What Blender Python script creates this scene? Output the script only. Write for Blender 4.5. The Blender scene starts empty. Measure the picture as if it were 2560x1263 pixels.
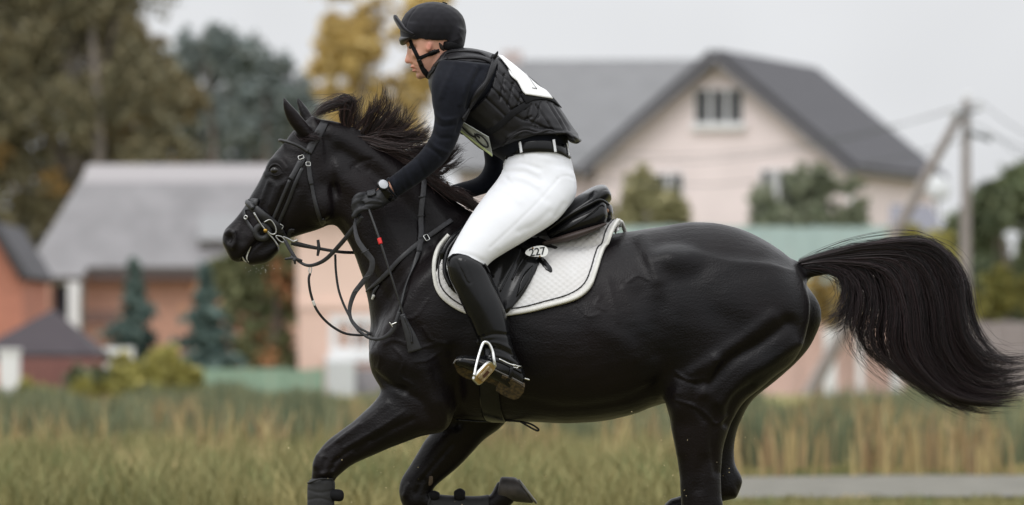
import bpy, bmesh, math, random
import numpy as np
from mathutils import Vector, Matrix
from mathutils.bvhtree import BVHTree
import openvdb as vdb

rng = np.random.default_rng(7)
random.seed(7)
SC = bpy.context.scene
COL = SC.collection

# ------------------------------------------------------------------ camera
# measured from the photograph: 680 pixels per metre at the horse, 20 m away,
# horizon on row 880 of 1263, camera one metre above the field
D0, PPM, HZ, CH = 20.0, 680.0, 880.0, 1.0
cam_d = bpy.data.cameras.new('camera')
cam_d.sensor_width = 36.0
cam_d.lens = 36.0 * D0 / (2560.0 / PPM)
cam_d.shift_y = (HZ - 631.5) / 2560.0
cam_d.clip_start = 0.1
cam_d.clip_end = 5000.0
cam_d.dof.use_dof = True
cam_d.dof.focus_distance = D0 - 0.12
cam_d.dof.aperture_fstop = 3.2
cam = bpy.data.objects.new('camera', cam_d)
cam.location = (0, -D0, CH)
cam.rotation_euler = (math.radians(90), 0, 0)
COL.objects.link(cam)
SC.camera = cam

# ------------------------------------------------------------------ overcast sky
SUN_EL, SUN_AZ = math.radians(55), math.radians(-142)     # soft sun high, left of and behind the camera
w = bpy.data.worlds.new('World'); SC.world = w; w.use_nodes = True
nt = w.node_tree; nt.nodes.clear()
def wn(t, **kw):
    n = nt.nodes.new(t)
    for k, v in kw.items(): setattr(n, k, v)
    return n
out = wn('ShaderNodeOutputWorld'); bg = wn('ShaderNodeBackground')
sky = wn('ShaderNodeTexSky'); sky.sky_type = 'NISHITA'; sky.sun_disc = False
sky.sun_elevation = SUN_EL; sky.sun_rotation = SUN_AZ; sky.air_density = 1.5; sky.dust_density = 4.0
hs = wn('ShaderNodeHueSaturation'); hs.inputs['Saturation'].default_value = 0.25
nt.links.new(sky.outputs[0], hs.inputs['Color'])
tc = wn('ShaderNodeTexCoord'); sep = wn('ShaderNodeSeparateXYZ')
nt.links.new(tc.outputs['Generated'], sep.inputs[0])
ramp = wn('ShaderNodeMapRange'); ramp.inputs['From Min'].default_value = 0.0; ramp.inputs['From Max'].default_value = 1.0
ramp.inputs['To Min'].default_value = 9.2; ramp.inputs['To Max'].default_value = 24.0      # overcast: the zenith is brighter than the horizon
nt.links.new(sep.outputs['Z'], ramp.inputs['Value'])
nz = wn('ShaderNodeTexNoise'); nz.inputs['Scale'].default_value = 9.0; nz.inputs['Detail'].default_value = 3.0
nt.links.new(tc.outputs['Generated'], nz.inputs['Vector'])
nr = wn('ShaderNodeMapRange'); nr.inputs['From Min'].default_value = 0.3; nr.inputs['From Max'].default_value = 0.7
nr.inputs['To Min'].default_value = 0.88; nr.inputs['To Max'].default_value = 1.1
nt.links.new(nz.outputs[0], nr.inputs['Value'])
mul = wn('ShaderNodeMath', operation='MULTIPLY')
nt.links.new(ramp.outputs[0], mul.inputs[0]); nt.links.new(nr.outputs[0], mul.inputs[1])
cl = wn('ShaderNodeCombineColor')
for i, k in enumerate((0.955, 0.972, 1.0)):
    m_ = wn('ShaderNodeMath', operation='MULTIPLY'); m_.inputs[1].default_value = k
    nt.links.new(mul.outputs[0], m_.inputs[0]); nt.links.new(m_.outputs[0], cl.inputs[i])
mx = wn('ShaderNodeMix', data_type='RGBA'); mx.inputs['Factor'].default_value = 0.9
nt.links.new(hs.outputs[0], mx.inputs[6]); nt.links.new(cl.outputs[0], mx.inputs[7])
nt.links.new(mx.outputs[2], bg.inputs['Color']); bg.inputs['Strength'].default_value = 0.1
nt.links.new(bg.outputs[0], out.inputs['Surface'])

sun_d = bpy.data.lights.new('sun', 'SUN'); sun_d.energy = 1.1; sun_d.angle = math.radians(25); sun_d.color = (1.0, 0.985, 0.97)
sun = bpy.data.objects.new('sun', sun_d); COL.objects.link(sun)
sdir = Vector((math.sin(SUN_AZ) * math.cos(SUN_EL), math.cos(SUN_AZ) * math.cos(SUN_EL), math.sin(SUN_EL)))
sun.rotation_euler = sdir.to_track_quat('Z', 'Y').to_euler()
sun.location = (-10, -10, 20)

vs = SC.view_settings
vs.view_transform = 'Standard'; vs.look = 'None'; vs.gamma = 1.0; vs.exposure = -0.1; vs.use_curve_mapping = False
SC.cycles.use_denoising = True
try: SC.cycles.denoiser = 'OPENIMAGEDENOISE'
except Exception: pass
SC.cycles.max_bounces = 6; SC.cycles.transparent_max_bounces = 6

# ------------------------------------------------------------------ helpers
def P(x, y, Y=0.0):
    """a point at depth Y (0 = the horse's middle plane) seen at pixel x, y of the photograph"""
    s = (D0 + Y) / (D0 * PPM)
    return np.array([(x - 1280.0) * s, Y, CH + (HZ - y) * s])
def PP(a):
    a = np.asarray(a, float); s = (D0 + a[:, 2]) / (D0 * PPM)
    return np.stack([(a[:, 0] - 1280) * s, a[:, 2], CH + (HZ - a[:, 1]) * s], 1)
def at(x, y, D): return P(x, y, D - D0)
def px_of(V):
    s = (D0 + V[:, 1]) / (D0 * PPM)
    return np.stack([V[:, 0] / s + 1280, HZ - (V[:, 2] - CH) / s], 1)
def cr(pts, sub=6, closed=False):
    """Catmull-Rom through the points"""
    p = np.asarray(pts, float)
    if p.ndim == 1: p = p[:, None]
    n = len(p)
    if n == 2 and not closed:
        t = np.linspace(0, 1, sub + 1)[:, None]; return p[0] * (1 - t) + p[1] * t
    if closed: q = np.concatenate([p[-1:], p, p[:2]])
    else: q = np.concatenate([[2 * p[0] - p[1]], p, [2 * p[-1] - p[-2]]])
    out_ = []
    t = np.linspace(0, 1, sub, endpoint=False)[:, None]
    for i in range(len(q) - 3):
        a, b, c, d = q[i], q[i + 1], q[i + 2], q[i + 3]
        out_.append(0.5 * (2 * b + (c - a) * t + (2 * a - 5 * b + 4 * c - d) * t ** 2 + (3 * b - a - 3 * c + d) * t ** 3))
    out_ = np.concatenate(out_)
    return out_ if closed else np.concatenate([out_, p[-1:]])
def resample(p, n):
    p = np.asarray(p, float); d = np.r_[0, np.cumsum(np.linalg.norm(np.diff(p, axis=0), axis=1))]
    t = np.linspace(0, d[-1], n)
    return np.stack([np.interp(t, d, p[:, k]) for k in range(p.shape[1])], 1)
def unit(v):
    n = np.linalg.norm(v, axis=-1, keepdims=True); return v / np.maximum(n, 1e-12)

def mesh_data(name, V, F, m=None, smooth=True):
    me = bpy.data.meshes.new(name)
    if isinstance(F, np.ndarray):
        V = np.asarray(V, np.float32); F = np.asarray(F, np.int32); k = F.shape[1]
        me.vertices.add(len(V)); me.vertices.foreach_set('co', V.ravel())
        me.loops.add(F.size); me.loops.foreach_set('vertex_index', F.ravel())
        me.polygons.add(len(F)); me.polygons.foreach_set('loop_start', np.arange(0, F.size, k, dtype=np.int32))
        me.update(calc_edges=True); me.validate()
    else:
        me.from_pydata([tuple(v) for v in V], [], [tuple(f) for f in F]); me.update()
    me.polygons.foreach_set('use_smooth', [smooth] * len(me.polygons))
    if m: me.materials.append(m)
    return me
def link(name, me, parent=None):
    o = bpy.data.objects.new(name, me); COL.objects.link(o)
    if parent is not None: o.parent = parent; o.matrix_parent_inverse = parent.matrix_world.inverted() if parent.type != 'EMPTY' else Matrix.Translation(-Vector(parent.location))
    return o
def mk(name, V, F, m, parent=None, smooth=True): return link(name, mesh_data(name, V, F, m, smooth), parent)
def tag(o, label, cat, group=None, kind=None):
    if label: o['label'] = label
    if cat: o['category'] = cat
    if group: o['group'] = group
    if kind: o['kind'] = kind
    return o
def empty(name, loc, label, cat, group=None):
    o = bpy.data.objects.new(name, None); COL.objects.link(o); o.location = tuple(loc); o.empty_display_size = 0.1
    return tag(o, label, cat, group)
class MB:
    """collects simple shapes into one mesh"""
    def __init__(s): s.V = []; s.F = []
    def add(s, V, F):
        n = len(s.V); s.V += [tuple(map(float, v)) for v in V]; s.F += [tuple(int(i) + n for i in f) for f in F]; return s
    def box(s, c, size, M=None):
        x, y, z = [k / 2 for k in size]
        V = np.array([(i * x, j * y, k * z) for i in (-1, 1) for j in (-1, 1) for k in (-1, 1)])
        if M is not None: V = V @ np.array(M).T
        V = V + np.array(c)
        return s.add(V, [(0, 1, 3, 2), (4, 6, 7, 5), (0, 4, 5, 1), (2, 3, 7, 6), (0, 2, 6, 4), (1, 5, 7, 3)])
    def tube(s, p, r, n=8, cap=True):
        V, F = tube(p, r, n, cap); return s.add(V, F)
    def build(s, name, m, parent=None, smooth=False): return mk(name, s.V, s.F, m, parent, smooth)
def frames(p):
    t = unit(np.gradient(p, axis=0))
    u = np.zeros_like(p); v0 = np.array([0, 0, 1.0])
    if abs(t[0] @ v0) > 0.9: v0 = np.array([1.0, 0, 0])
    a = unit(np.cross(t[0], v0))
    for i in range(len(p)):
        a = a - t[i] * (a @ t[i]); a = a / max(np.linalg.norm(a), 1e-9); u[i] = a
    return t, u, np.cross(t, u)
def tube(p, r, n=8, cap=True):
    p = np.asarray(p, float); r = np.broadcast_to(np.asarray(r, float), (len(p),))
    t, u, v = frames(p); a = np.linspace(0, 2 * math.pi, n, endpoint=False)
    V = (p[:, None] + r[:, None, None] * (np.cos(a)[None, :, None] * u[:, None] + np.sin(a)[None, :, None] * v[:, None])).reshape(-1, 3)
    F = [(i * n + j, i * n + (j + 1) % n, (i + 1) * n + (j + 1) % n, (i + 1) * n + j) for i in range(len(p) - 1) for j in range(n)]
    F = [f[::-1] for f in F]
    if cap:
        F.append(tuple(range(n))); F.append(tuple((len(p) - 1) * n + j for j in range(n))[::-1])
    return V, F
def tube_obj(name, pts, r, m, parent=None, sub=6, n=8, closed=False):
    p = cr(pts, sub, closed)
    if closed: p = np.concatenate([p, p[:2]])
    if np.ndim(r) > 0: r = np.interp(np.linspace(0, 1, len(p)), np.linspace(0, 1, len(r)), r)
    V, F = tube(p, r, n); return mk(name, V, F, m, parent)
def ribbon(p, nrm, width, thick):
    """flat strap along 3D points p; nrm = outward normals"""
    p = np.asarray(p, float); k = len(p); t = unit(np.gradient(p, axis=0)); nrm = unit(nrm - t * np.sum(nrm * t, 1, keepdims=True))
    b = np.cross(t, nrm); width = np.broadcast_to(np.asarray(width, float), (k,))[:, None] / 2
    e = thick * 0.35
    prof = [(-1, 0), (-1, 1 - .3), (-.86, 1), (.86, 1), (1, 1 - .3), (1, 0)]
    V = np.concatenate([p + b * width * a + nrm * thick * h for a, h in prof])
    m_ = len(prof)
    F = [(j * k + i, j * k + i + 1, ((j + 1) % m_) * k + i + 1, ((j + 1) % m_) * k + i) for j in range(m_) for i in range(k - 1)]
    F.append(tuple(j * k for j in range(m_))); F.append(tuple(j * k + k - 1 for j in range(m_))[::-1])
    return V, F
def obj_fix(o):
    bm = bmesh.new(); bm.from_mesh(o.data); bmesh.ops.recalc_face_normals(bm, faces=bm.faces); bm.to_mesh(o.data); bm.free(); return o

# ---- soft bodies: lofted sections fused as a smooth level set
def loft(st, sub=5, n=32, rnd=1.0):
    """sections (ax,ay, bx,by, half_depth, centre_depth[, egg]): edges in pixels, depths in metres"""
    st = np.array([tuple(s) + (0.0,) * (7 - len(s)) for s in st], float)
    q = cr(st, sub); A = PP(np.c_[q[:, 0:2], q[:, 5]]); B = PP(np.c_[q[:, 2:4], q[:, 5]])
    C = (A + B) / 2; U = (A - B) / 2; hd = q[:, 4]; e = q[:, 6]
    a = np.linspace(0, 2 * math.pi, n, endpoint=False); c = np.cos(a); s = np.sin(a)
    cc = np.sign(c) * np.abs(c) ** rnd; ss = np.sign(s) * np.abs(s) ** rnd
    V = C[:, None] + U[:, None] * cc[None, :, None]
    V[:, :, 1] += hd[:, None] * ss[None] * (1 - e[:, None] * cc[None])
    k = len(q); V = V.reshape(-1, 3)
    i, j = np.meshgrid(np.arange(k - 1), np.arange(n), indexing='ij'); jn = (j + 1) % n
    a0, a1, b0, b1 = i * n + j, i * n + jn, (i + 1) * n + j, (i + 1) * n + jn
    T = np.concatenate([np.stack([a0, a1, b1], -1).reshape(-1, 3), np.stack([a0, b1, b0], -1).reshape(-1, 3)])
    V = np.concatenate([V, [C[0]], [C[-1]]]); r = np.arange(n); rn = (r + 1) % n
    T = np.concatenate([T, np.stack([np.full(n, k * n), rn, r], 1), np.stack([np.full(n, k * n + 1), (k - 1) * n + r, (k - 1) * n + rn], 1)])
    return V, T
def chain(pts, radii, sub=5, n=18):
    """round limb through points (x, y, depth) with radii in metres, rounded ends"""
    p = PP(np.array(pts, float)); r = np.array(radii, float)
    q = cr(np.c_[p, r], sub); p, r = q[:, :3], q[:, 3]
    for end in (0, -1):
        d = unit(p[end] - p[1 if end == 0 else -2]); ex = []
        for a in (0.5, 0.85, 0.98): ex.append((p[end] + d * r[end] * a, r[end] * math.sqrt(1 - a * a)))
        ep = np.array([x[0] for x in ex]); er = np.array([x[1] for x in ex])
        if end == 0: p = np.concatenate([ep[::-1], p]); r = np.concatenate([er[::-1], r])
        else: p = np.concatenate([p, ep]); r = np.concatenate([r, er])
    V, F = tube(p, r, n, False); k = len(p)
    T = [(f[0], f[1], f[2]) for f in F] + [(f[0], f[2], f[3]) for f in F]
    V = np.concatenate([V, [p[0]], [p[-1]]]); c0, c1 = k * n, k * n + 1
    T += [(c0, j, (j + 1) % n) for j in range(n)] + [(c1, (k - 1) * n + (j + 1) % n, (k - 1) * n + j) for j in range(n)]
    return V, np.array(T)
def ball(x, y, Y, rx, ry, rz, tilt=0.0):
    """ellipsoid: rx along the picture, ry in depth, rz upright, tilted in the picture plane"""
    bm = bmesh.new(); bmesh.ops.create_icosphere(bm, subdivisions=3, radius=1.0)
    V = np.array([v.co[:] for v in bm.verts]); T = np.array([[v.index for v in f.verts] for f in bm.faces]); bm.free()
    V = V * np.array([rx, ry, rz]); c, s = math.cos(tilt), math.sin(tilt)
    V = np.stack([V[:, 0] * c - V[:, 2] * s, V[:, 1], V[:, 0] * s + V[:, 2] * c], 1)
    return V + P(x, y, Y), T
def fuse(pieces, vox=0.006, blur=1, hw=8):
    """smooth union; pieces = (V, T, blend radius[, subtract])"""
    tr = vdb.createLinearTransform(voxelSize=vox); bgv = hw * vox
    allv = np.concatenate([p[0] for p in pieces]); lo = np.floor(allv.min(0) / vox).astype(int) - hw - 2; hi = np.ceil(allv.max(0) / vox).astype(int) + hw + 2
    G = np.full(hi - lo + 1, bgv, np.float32)
    for pc in pieces:
        V, T, k = pc[:3]; sub = len(pc) > 3 and pc[3]
        g = vdb.FloatGrid.createLevelSetFromPolygons(np.ascontiguousarray(V, np.float32), triangles=np.ascontiguousarray(T, np.uint32), transform=tr, halfWidth=float(hw))
        mn, mx_ = g.evalActiveVoxelBoundingBox(); mn, mx_ = np.array(mn), np.array(mx_)
        a = np.empty(mx_ - mn + 1, np.float32); g.copyToArray(a, ijk=tuple(int(i) for i in mn))
        sl = tuple(slice(int(m - l), int(M - l + 1)) for m, M, l in zip(mn, mx_, lo)); b = G[sl]
        if sub: r = np.maximum(b, -a)
        else:
            r = np.minimum(a, b)
            if k > 0:
                both = (np.abs(a) < bgv * .99) & (np.abs(b) < bgv * .99)
                h = np.clip(.5 + .5 * (b - a) / k, 0, 1); sm = b * (1 - h) + a * h - k * h * (1 - h)
                r = np.where(both, sm, r)
        G[sl] = r
    for _ in range(blur):
        for ax in range(3):
            G[:] = .25 * np.roll(G, 1, ax) + .5 * G + .25 * np.roll(G, -1, ax)
    o = vdb.FloatGrid(bgv); o.copyFromArray(G, ijk=tuple(int(i) for i in lo)); o.transform = tr
    V, Q = o.convertToQuads(isovalue=0.0)
    V = np.array(V, float); Q = np.array(Q, int)
    # keep outward faces
    e = V[Q]; vol = np.sum(np.cross(e[:, 1] - e[:, 0], e[:, 2] - e[:, 0]) * e[:, 0]) + np.sum(np.cross(e[:, 2] - e[:, 0], e[:, 3] - e[:, 0]) * e[:, 0])
    if vol < 0: Q = Q[:, ::-1]
    return V, np.ascontiguousarray(Q)
def normals(V, Q):
    N = np.zeros_like(V); f = np.cross(V[Q[:, 2]] - V[Q[:, 0]], V[Q[:, 3]] - V[Q[:, 1]])
    for c in range(3):
        for k in range(4): N[:, c] += np.bincount(Q[:, k], f[:, c], len(V))
    return unit(N)
def lap(V, Q, it=3, lam=0.5, wt=None):
    E = np.concatenate([Q[:, [0, 1]], Q[:, [1, 2]], Q[:, [2, 3]], Q[:, [3, 0]]]); n = len(V)
    cnt = np.maximum(np.bincount(E[:, 0], minlength=n) + np.bincount(E[:, 1], minlength=n), 1)[:, None]
    for _ in range(it):
        A = np.stack([np.bincount(E[:, 0], V[E[:, 1], c], n) + np.bincount(E[:, 1], V[E[:, 0], c], n) for c in range(3)], 1) / cnt
        V = V + (A - V) * (lam if wt is None else lam * wt[:, None])
    return V
def seg_dist(p, poly):
    d = np.full(len(p), 1e9)
    for a, b in zip(poly[:-1], poly[1:]):
        ab = b - a; t = np.clip(((p - a) @ ab) / max(ab @ ab, 1e-9), 0, 1); d = np.minimum(d, np.linalg.norm(p - a - t[:, None] * ab, axis=1))
    return d
def sculpt(V, Q, strokes, side='both'):
    """push the surface in or out along strokes: (points, width in px, amount in mm)"""
    for st in strokes:
        pts, wd, amt = st[:3]; N = normals(V, Q); sd = st[3] if len(st) > 3 else side
        poly = cr(np.array(pts, float), 5) if len(pts) > 1 else np.array([pts[0], pts[0]], float)
        p = px_of(V); m_ = np.all((p > poly.min(0) - 3 * wd) & (p < poly.max(0) + 3 * wd), 1)
        if sd == 'near': f = np.clip(-N[:, 1] * 2.2, 0, 1)
        elif sd == 'all': f = np.ones(len(V))
        else: f = np.clip(np.abs(N[:, 1]) * 2.2, 0, 1)
        if len(st) > 4: m_ &= (V[:, 1] > st[4][0]) & (V[:, 1] < st[4][1])
        ix = np.where(m_ & (f > 0))[0]
        if len(ix) == 0: continue
        d = seg_dist(p[ix], poly); k = np.exp(-(d / wd) ** 2) * f[ix]
        V[ix] += N[ix] * (k * amt * 0.001)[:, None]
    return V
class Surf:
    """a surface that straps and cloth are laid on"""
    def __init__(s, *vq):
        vs_, fs = [], []; n = 0
        for V, Q in vq: vs_ += [tuple(v) for v in V]; fs += [tuple(int(i) + n for i in q) for q in Q]; n += len(V)
        s.b = BVHTree.FromPolygons(vs_, fs)
    def hit(s, x, y, Y=-0.1):
        o = Vector((0, -D0, CH)); d = (Vector(P(x, y, 0)) - o).normalized()
        l, n, i, t = s.b.ray_cast(o, d)
        if l is None: l, n, i, t = s.b.find_nearest(Vector(P(x, y, Y)))
        if n.y > 0.2: n = -n
        return np.array(l), np.array(n)
    def lay(s, pts, sub=6, n=None, Y=-0.1):
        q = cr(np.array(pts, float), sub)
        if n: q = resample(q, n)
        h = [s.hit(a[0], a[1], Y) for a in q]; L = np.array([a[0] for a in h]); N = np.array([a[1] for a in h])
        for _ in range(3):
            if len(L) > 4:
                L[1:-1] = .25 * L[:-2] + .5 * L[1:-1] + .25 * L[2:]; N[1:-1] = .25 * N[:-2] + .5 * N[1:-1] + .25 * N[2:]
        return L, unit(N)
def strap(name, surf, pts, wpx, m, parent=None, thick=0.004, off=0.003, sub=6, Y=-0.1):
    L, N = surf.lay(pts, sub, None, Y)
    wd = np.interp(np.linspace(0, 1, len(L)), np.linspace(0, 1, np.size(wpx)), np.atleast_1d(wpx)) / PPM
    V, F = ribbon(L + N * off, N, wd, thick); return obj_fix(mk(name, V, F, m, parent))
def patch(surf, ca, cb, nu, nv, off, thick, fn=None, Y=-0.2, edge=0.0):
    """cloth or leather between two edge curves in pixels, laid on the surface"""
    A = resample(cr(np.array(ca, float), 6), nu); B = resample(cr(np.array(cb, float), 6), nu)
    L = np.zeros((nu, nv, 3)); N = np.zeros((nu, nv, 3)); X = np.zeros((nu, nv, 2))
    for i in range(nu):
        for j in range(nv):
            q = A[i] + (B[i] - A[i]) * j / (nv - 1); X[i, j] = q; L[i, j], N[i, j] = surf.hit(q[0], q[1], Y)
    for _ in range(8):
        for Z in (L, N):
            Z[1:-1] = .25 * Z[:-2] + .5 * Z[1:-1] + .25 * Z[2:]; Z[:, 1:-1] = .25 * Z[:, :-2] + .5 * Z[:, 1:-1] + .25 * Z[:, 2:]
    N = unit(N); h = np.full((nu, nv), off + thick)
    if fn is not None: h = h + fn(X[..., 0], X[..., 1])
    if edge > 0:
        u = np.minimum(np.arange(nu), np.arange(nu)[::-1])[:, None]; v = np.minimum(np.arange(nv), np.arange(nv)[::-1])[None]
        h = h - thick * .7 * np.clip(1 - np.minimum(u, v) / edge, 0, 1) ** 2
    T_ = (L + N * h[..., None]).reshape(-1, 3); B_ = (L + N * off).reshape(-1, 3)
    V = np.concatenate([T_, B_]); n = nu * nv; F = []
    for i in range(nu - 1):
        for j in range(nv - 1):
            a, b, c, d = i * nv + j, i * nv + j + 1, (i + 1) * nv + j + 1, (i + 1) * nv + j
            F.append((a, b, c, d)); F.append((n + d, n + c, n + b, n + a))
    bd = [(0, j) for j in range(nv)] + [(i, nv - 1) for i in range(1, nu)] + [(nu - 1, j) for j in range(nv - 2, -1, -1)] + [(i, 0) for i in range(nu - 2, 0, -1)]
    bd = [i * nv + j for i, j in bd]
    for a, b in zip(bd, bd[1:] + bd[:1]): F.append((b, a, n + a, n + b))
    return V, np.array(F, int)
def strands(G, r0, r1, power=1.0):
    """hair: G (S, K, 3) -> thin three-sided tapering fibres in one mesh"""
    S, K, _ = G.shape; t = unit(np.gradient(G, axis=1)); ref = unit(rng.normal(size=(S, 1, 3))); u = unit(np.cross(t, ref)); v = np.cross(t, u)
    r = (r0[:, None] * (1 - np.linspace(0, 1, K)[None] ** power) + r1)[..., None]
    V = np.stack([G + r * (math.cos(a) * u + math.sin(a) * v) for a in (0, 2.1, 4.2)], 2).reshape(-1, 3)
    s, k, j = np.meshgrid(np.arange(S), np.arange(K - 1), np.arange(3), indexing='ij'); b = (s * K + k) * 3
    F = np.stack([b + j, b + (j + 1) % 3, b + 3 + (j + 1) % 3, b + 3 + j], -1).reshape(-1, 4)
    return V, F

# ------------------------------------------------------------------ materials
def mat(name, col, rough=0.6, var=0.15, scale=20.0, bump=0.0, bscale=60.0, metal=0.0, spec=0.5, sheen=0.0, coat=0.0, col2=None, island=0.0, trans=0.0, detail=4.0, stretch=None, bdist=0.002):
    m = bpy.data.materials.new(name); m.use_nodes = True; n = m.node_tree; b = n.nodes['Principled BSDF']
    tc_ = n.nodes.new('ShaderNodeTexCoord'); src = tc_.outputs['Object']
    if stretch:
        mp = n.nodes.new('ShaderNodeMapping'); mp.inputs['Scale'].default_value = stretch; n.links.new(src, mp.inputs['Vector']); src = mp.outputs[0]
    nz_ = n.nodes.new('ShaderNodeTexNoise'); nz_.inputs['Scale'].default_value = scale; nz_.inputs['Detail'].default_value = detail
    n.links.new(src, nz_.inputs['Vector'])
    rp = n.nodes.new('ShaderNodeValToRGB'); e = rp.color_ramp.elements; e[0].position = 0.3; e[1].position = 0.7
    c1 = [c * (1 - var) for c in col] if col2 is None else col; c2 = [min(1, c * (1 + var)) for c in col] if col2 is None else col2
    e[0].color = (*c1, 1); e[1].color = (*c2, 1)
    fac = nz_.outputs[0]
    if island > 0:
        g = n.nodes.new('ShaderNodeNewGeometry'); ma = n.nodes.new('ShaderNodeMix'); ma.inputs['Factor'].default_value = island
        n.links.new(fac, ma.inputs[2]); n.links.new(g.outputs['Random Per Island'], ma.inputs[3]); fac = ma.outputs[0]
    n.links.new(fac, rp.inputs[0]); n.links.new(rp.outputs[0], b.inputs['Base Color'])
    b.inputs['Roughness'].default_value = rough; b.inputs['Metallic'].default_value = metal; b.inputs['Specular IOR Level'].default_value = spec
    if sheen: b.inputs['Sheen Weight'].default_value = sheen; b.inputs['Sheen Roughness'].default_value = 0.4
    if coat: b.inputs['Coat Weight'].default_value = coat; b.inputs['Coat Roughness'].default_value = 0.2
    if trans: b.inputs['Subsurface Weight'].default_value = trans
    if bump:
        nb = n.nodes.new('ShaderNodeTexNoise'); nb.inputs['Scale'].default_value = bscale; nb.inputs['Detail'].default_value = 3
        n.links.new(src, nb.inputs['Vector']); bp = n.nodes.new('ShaderNodeBump'); bp.inputs['Strength'].default_value = bump; bp.inputs['Distance'].default_value = bdist
        n.links.new(nb.outputs[0], bp.inputs['Height']); n.links.new(bp.outputs[0], b.inputs['Normal'])
    return m
def srgb(r, g, b): return tuple(((c / 255) / 12.92 if c / 255 <= .04045 else ((c / 255 + .055) / 1.055) ** 2.4) for c in (r, g, b))
# ================================================================== ground, road and meadow
def grid_sheet(x0, x1, y0, y1, nx, ny, zf):
    X, Y = np.meshgrid(np.linspace(x0, x1, nx), np.linspace(y0, y1, ny), indexing='ij'); Z = zf(X, Y)
    V = np.stack([X, Y, Z], -1).reshape(-1, 3); i, j = np.meshgrid(np.arange(nx - 1), np.arange(ny - 1), indexing='ij'); a = i * ny + j
    return V, np.stack([a, a + ny, a + ny + 1, a + 1], -1).reshape(-1, 4)
M_ground = mat('meadow_soil_and_turf', srgb(94, 92, 62), rough=.95, col2=srgb(126, 118, 80), scale=.35, detail=6, spec=.1)
ground = mk('ground', *grid_sheet(-600, 600, -40, 2400, 121, 245, lambda X, Y: 0 * X), M_ground); tag(ground, 'flat grassy field reaching back to the village', None, None, 'structure')
M_road = mat('grey_gravel_road', srgb(98, 96, 88), rough=.9, col2=srgb(122, 119, 110), scale=3, detail=6, spec=.2, bump=.4, bscale=30, bdist=.01)
road = mk('road', *grid_sheet(1.2, 40, 16.9, 23.4, 40, 14, lambda X, Y: .012 + .01 * np.sin(X * 1.3) * np.sin(Y)), M_road); tag(road, 'pale grey gravel road crossing behind the horse', None, None, 'structure')

def leaf_quads(C, size, up=0.0):
    """flat little leaf faces at the points C"""
    n = len(C); a = unit(rng.normal(size=(n, 3))); b = unit(np.cross(a, rng.normal(size=(n, 3)))); size = np.broadcast_to(size, (n,))[:, None]
    a = a * size * rng.uniform(.7, 1.3, (n, 1)); b = b * size * .6
    V = np.stack([C - a, C + b * .9, C + a, C - b * .9], 1).reshape(-1, 3); return V, np.arange(4 * n).reshape(n, 4)
def blades(xy, h, wd, lean=.25, z0=0.0):
    n = len(xy); d = rng.uniform(0, 6.283, n); t = np.stack([np.cos(d), np.sin(d), 0 * d], 1); l = rng.normal(0, lean, (n, 2)) * h[:, None]
    b = np.c_[xy, np.full(n, z0)]; m_ = b + np.c_[l * .35, h * .6]; tp = b + np.c_[l, h]; wd = np.broadcast_to(wd, (n,))[:, None]
    V = np.stack([b - t * wd, b + t * wd, m_ + t * wd * .8, m_ - t * wd * .8, tp], 1).reshape(-1, 3); k = np.arange(n) * 5
    F = np.concatenate([np.stack([k, k + 1, k + 2], 1), np.stack([k, k + 2, k + 3], 1), np.stack([k + 3, k + 2, k + 4], 1)]); return V, F
def field(n, D0_, D1, hfun, wd, mask=None, lean=.25):
    D = np.sqrt(rng.uniform(D0_ ** 2, D1 ** 2, n)); x = rng.uniform(-80, 2640, n); X = (x - 1280) * D / (D0 * PPM)
    k = np.ones(n, bool) if mask is None else mask(x, D)
    X, D, x = X[k], D[k], x[k]; return blades(np.stack([X, D - D0], 1), hfun(x, D), wd, lean)
M_reed = mat('green_reeds', srgb(88, 98, 76), rough=.8, col2=srgb(132, 132, 100), scale=.8, island=.55, spec=.15)
M_reed2 = mat('dry_reed_stems', srgb(138, 116, 88), rough=.85, col2=srgb(176, 158, 112), scale=.7, island=.5, spec=.15)
M_grass = mat('short_autumn_grass', srgb(106, 110, 72), rough=.85, col2=srgb(152, 142, 98), scale=.6, island=.18, spec=.15)
M_grass2 = mat('pale_grass_tops', srgb(150, 150, 100), rough=.85, col2=srgb(196, 188, 140), scale=.5, island=.5, spec=.15)
patchn = lambda x, D: .5 + .3 * np.sin(x * .011 + D * .13) + .2 * np.sin(x * .029 - D * .07 + 2)
reedmask = lambda x, D: (rng.random(len(x)) < np.clip(patchn(x, D) + .25, .15, 1)) & ((x < 1900) | (rng.random(len(x)) < .45))
o = mk('reeds', *field(32000, 46, 68, lambda x, D: rng.uniform(.34, .66, len(x)) * (.78 + .36 * patchn(x, D)), .018, reedmask, .10), M_reed, None, False); tag(o, 'band of tall green reeds across the field', None, None, 'stuff')
o = mk('dry_stems', *field(9000, 43, 62, lambda x, D: rng.uniform(.25, .62, len(x)), .016, lambda x, D: rng.random(len(x)) < patchn(x + 700, D), .14), M_reed2, None, False); tag(o, 'brownish dry stems standing among the reeds', None, None, 'stuff')
offroad = lambda x, D: ~((x > 1650) & (D > 36.6) & (D < 43.6))
o = mk('meadow_grass', *field(80000, 31, 48, lambda x, D: (rng.uniform(.08, .26, len(x)) + .22 * rng.random(len(x)) ** 5 + .14 * np.clip(patchn(x * 2.3, D * 3) - .45, 0, 1)) * np.where(x > 1780, .16, 1.0), .0055, offroad, .34), M_grass, None, False); tag(o, 'yellowing short grass in front of the reeds', None, None, 'stuff')
o = mk('far_grass', *field(14000, 74, 110, lambda x, D: rng.uniform(.06, .2, len(x)), .03, None, .3), M_grass2, None, False); tag(o, 'pale seeding grass behind the reeds', None, None, 'stuff')
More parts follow.
